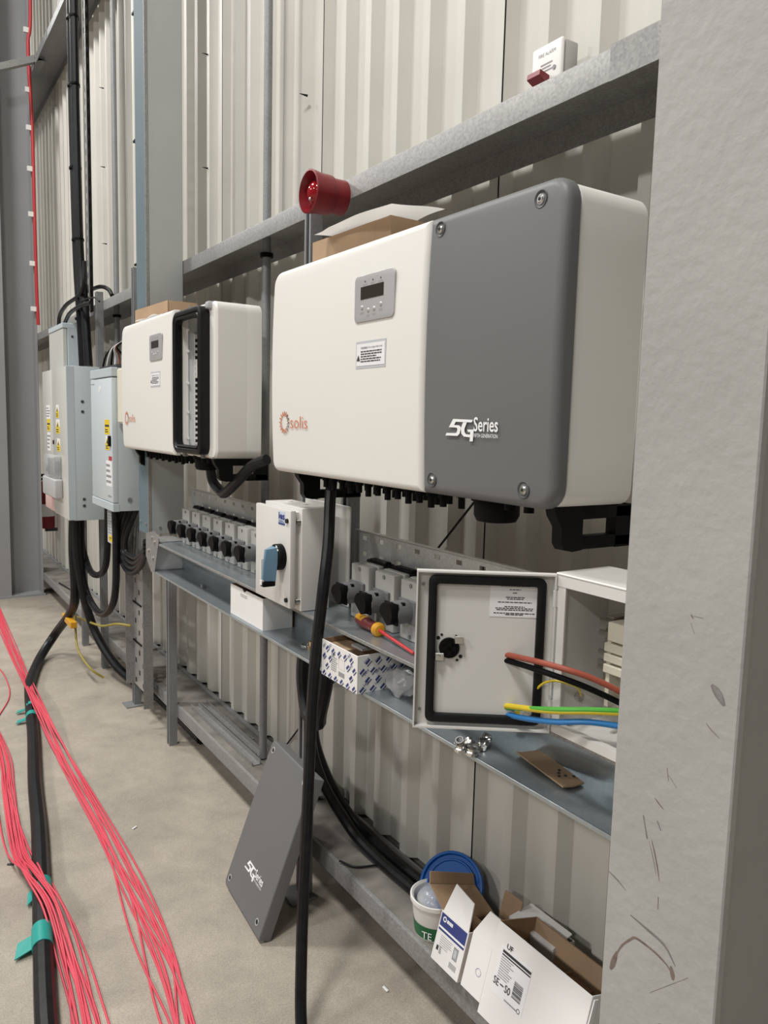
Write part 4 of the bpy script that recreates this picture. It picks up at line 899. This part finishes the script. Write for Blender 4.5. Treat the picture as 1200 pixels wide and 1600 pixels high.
# navy label carton
t = open_carton('carton', 'slim white carton with a navy label block, standing beside the bucket', frame((1.165, 1.500, .228), U, lean(.27)), .112, .085, .128, CARDW, CARDD)
MB().prism([(.006, 0, .128), (.110, 0, .128), (.100, .006, .196), (.017, .012, .205)], (0, .003, 0)).build('raised_flap', CARDW, t, True)
sticker(.004, .108, .080, .124, 0, NAVY, t, 'navy_block'); MB().box(.004, .108, -.0012, -.0006, .086, .091).build('white_rule', WHPRINT, t, True)
MB().lathe((.020, -.0008, .112), (0, -1, 0), [(.004, 0), (.007, 0), (.007, .0004), (.004, .0004)], 16).build('ring_mark', WHPRINT, t, True); text('Crown', .030, .124, .034, .013, -.0006, WHPRINT, t) if False else para(.030, .066, .105, .119, 1, -.0006, WHPRINT, t, seed=2, fill=.6)
para(.020, .070, .042, .074, 6, 0, PRINTG, t, seed=14, fill=.3); sticker(.075, .093, .040, .072, 0, PRINTG, t, 'printed_picture'); sticker(.079, .089, .046, .066, -.0006, LABG, t, 'printed_picture_field')
for i in range(9): MB().box(.070+i*.0032, .0715+i*.0032, -.0006, 0, .016, .030).build('barcode_bar', PRINTG, t, True)
sticker(.012, .020, .030, .042, 0, PRINT, t, 'printed_mark'); para(.024, .034, .026, .044, 4, 0, PRINT, t, seed=15)
# brown open flaps behind it (rear carton)
t = thing('carton', 'open brown carton with raised tucked flap behind the navy-labelled carton', 'box', (1.28, 1.52, .2075))
MB().prism([(1.20, 1.561, .394), (1.36, 1.561, .339), (1.36, 1.476, .302), (1.20, 1.470, .334)], (0, -.001, -.003)).build('top_flap', CARD, t)
MB().prism([(1.20, 1.561, .394), (1.36, 1.561, .339), (1.358, 1.566, .369), (1.204, 1.566, .424)], (0, -.003, 0)).build('tuck_flap', CARD, t)
MB().prism([(1.20, 1.470, .332), (1.36, 1.474, .300), (1.36, 1.474, .212), (1.22, 1.470, .212)], (0, -.003, 0)).build('end_panel', CARDD, t)
MB().prism([(1.357, 1.56, .33), (1.357, 1.474, .30), (1.357, 1.474, .212), (1.357, 1.56, .212)], (.003, 0, 0)).build('side_panel', CARDD, t)
# middle carton with ring mark
t = open_carton('carton', 'white carton with a small round mark, between the navy carton and the large one', frame((1.163, 1.372, .236), U, lean(.27)), .074, .10, .135, CARDW, CARDD)
MB().prism([(.0, 0, .135), (.074, 0, .135), (.076, .003, .205), (.035, .004, .205)], (0, .003, 0)).build('raised_flap', CARDW, t, True)
MB().lathe((.048, -.0008, .060), (0, -1, 0), [(.0085, 0), (.0095, 0), (.0095, .0004), (.0085, .0004)], 20).build('ring_mark', mat('violet_print', (.42, .38, .55), .6), t, True)
# grey-white carton behind
t = open_carton('carton', 'small grey-white carton against the cladding behind the large carton', frame((1.30, 1.352, .209), U, lean(.0)), .155, .075, .173, CARDG, CARDG)
MB().prism([(.002, .0, .173), (.153, .0, .173), (.148, .072, .186), (.006, .072, .186)], (0, 0, .003)).build('lid_flap', CARDW, t, True)
MB().prism([(-.05, .03, .208), (.016, .03, .211), (-.010, .03, .095), (-.07, .03, .126)], (0, .003, 0)).build('brown_flap', CARD, t, True)
# large carton with address label
lg = frame((1.139, 1.278, .238), U, lean(.27))
t = open_carton('carton', 'large open white carton with an SE-S0 address label, brown inside, by the column', lg, .291, .130, .222, CARDW, CARDD)
MB().box(.003, .288, .1265, .127, .004, .221).build('inner_liner', CARD, t, True)
MB().prism([(.14, .055, .11), (.143, .055, .11), (.143, .127, .11), (.14, .127, .11)], (0, 0, .06)).build('inner_divider', CARDD, t, True)
MB().prism([(.143, .05, .15), (.205, .05, .15), (.205, .126, .16), (.143, .126, .16)], (0, 0, .003)).build('inner_flap', CARDD, t, True)
MB().prism([(.291, -.001, .0), (.291, .012, .0), (.296, .012, .219), (.296, -.001, .219)], (.003, 0, 0)).build('side_flap', CARDW, t, True)
sticker(.026, .128, .068, .177, 0, LABW, t, 'address_label')
sticker(.034, .127, .166, .172, -.0006, PRINT, t, 'label_rule'); sticker(.034, .127, .160, .163, -.0006, PRINT, t, 'label_rule')
para(.034, .080, .108, .158, 9, -.0006, PRINTG, t, seed=41, fill=.4)
text('SE', .026, .089, .018, .017, -.0006, PRINT, t, offset=.01); text('-', .048, .096, .012, .003, -.0006, PRINT, t); text('S0', .064, .089, .018, .017, -.0006, PRINT, t, offset=.01)
text('UF', .042, .178, .020, .012, 0, PRINT, t, offset=.02); para(.070, .115, .070, .078, 1, -.0006, PRINTG, t, seed=3)
MB().lathe((.116, -.0008, .076), (0, -1, 0), [(.004, 0), (.0052, 0), (.0052, .0004), (.004, .0004)], 14).build('ring_mark', PRINT, t, True)
rg = random.Random(9); z = .092
while z < .128:
    h = rg.uniform(.0007, .0024); MB().box(.088, .116, -.0012, -.0006, z, z+h).build('barcode_bar', PRINT, t, True); z += h + rg.uniform(.0009, .0022)

# ------------------------------------------------------------------ red cable bundles on the floor
def catm(pts, t):
    n = len(pts)-1; s_ = min(int(t*n), n-1); f = t*n - s_
    P = [pts[max(s_-1, 0)], pts[s_], pts[s_+1], pts[min(s_+2, n)]]
    return [.5*((2*P[1][k]) + (P[2][k]-P[0][k])*f + (2*P[0][k]-5*P[1][k]+4*P[2][k]-P[3][k])*f*f + (3*P[1][k]-P[0][k]-3*P[2][k]+P[3][k])*f**3) for k in range(len(P[1]))]
def bundle(label, group, path, n, seed, steps=64):
    """path: x, y, z, spread -- every strand its own object"""
    rg = random.Random(seed)
    for i in range(n):
        base = (i+.5)/n*2-1; ph, ph2 = rg.uniform(0, 6.3), rg.uniform(0, 6.3); a = rg.uniform(.15, .5); fq = rg.uniform(1.2, 3.2); pts = []; lay = rg.choice((0, 0, .006))
        for k in range(steps+1):
            t_ = k/steps; x, y, z, sp = catm(path, t_)
            off = sp*(base + a*math.sin(fq*6.3*t_+ph) + .25*math.sin(9*t_+ph2)); 
            pts.append((x+off, y, max(.0036, z + .0036 + lay*(.5+.5*math.sin(11*t_+ph2)))))
        tag(MB().tube(pts, .0034, 7, 1).build('red_cable', RED), label, 'cable', group)
bundle('red single-core cable in the straight bundle running down the middle of the floor', 'red cables in the straight bundle',
       [(.80, 8.2, 0, .02), (.735, 6.74, 0, .028), (.69, 5.4, .004, .033), (.655, 4.6, .062, .028), (.655, 4.25, .060, .025), (.665, 3.75, .01, .03), (.675, 3.0, 0, .028), (.665, 2.5, 0, .036), (.648, 2.14, 0, .040), (.613, 1.86, 0, .038), (.57, 1.5, 0, .04), (.53, 1.2, 0, .045)], 14, 5)
bundle('red single-core cable in the curved bundle at the lower left of the floor', 'red cables in the curved bundle',
       [(-.10, 8.6, 0, .03), (.20, 6.8, 0, .02), (.36, 5.3, 0, .02), (.425, 4.1, 0, .022), (.395, 3.55, 0, .03), (.365, 3.0, .015, .03), (.375, 2.72, .064, .025), (.40, 2.5, .062, .022), (.405, 2.28, .01, .028), (.395, 2.02, 0, .035), (.37, 1.7, 0, .035), (.34, 1.3, 0, .04)], 13, 11)
cable('red_cable', 'single red cable bowing out to the right of the curved bundle', [(.42, 2.9, .02), (.435, 2.6, .03), (.455, 2.45, .004), (.458, 2.25, .004), (.452, 2.05, .004), (.44, 1.7, .004)], .0034, RED, n=7)
cable('red_cable', 'single red cable loop at the left edge of the floor', [(.50, 5.6, .004), (.575, 5.35, .004), (.582, 5.0, .004), (.556, 4.76, .004), (.485, 4.53, .004), (.40, 4.3, .004)], .0034, RED, n=7)
# scraps on the floor
for i, (x, y, m, l) in enumerate(((.784, 2.96, WHITE, 'small white plastic scrap on the floor left of the leaning cover'), (1.16, 1.70, WHITE, 'tiny white scrap on the floor under the bottom rail'), (.33, 2.93, PRINT, 'tiny black scrap on the floor left of the thick black cable'))):
    b = MB().box(-.012, .012, -.004, .004, 0, .005, .0015, 1); bmesh.ops.rotate(b.bm, verts=b.bm.verts, cent=(0, 0, 0), matrix=M.Rotation(.6+i, 3, 'Z')); bmesh.ops.translate(b.bm, verts=b.bm.verts, vec=(x, y, .0003))
    tag(b.build('floor_scrap', m), l, 'scrap')
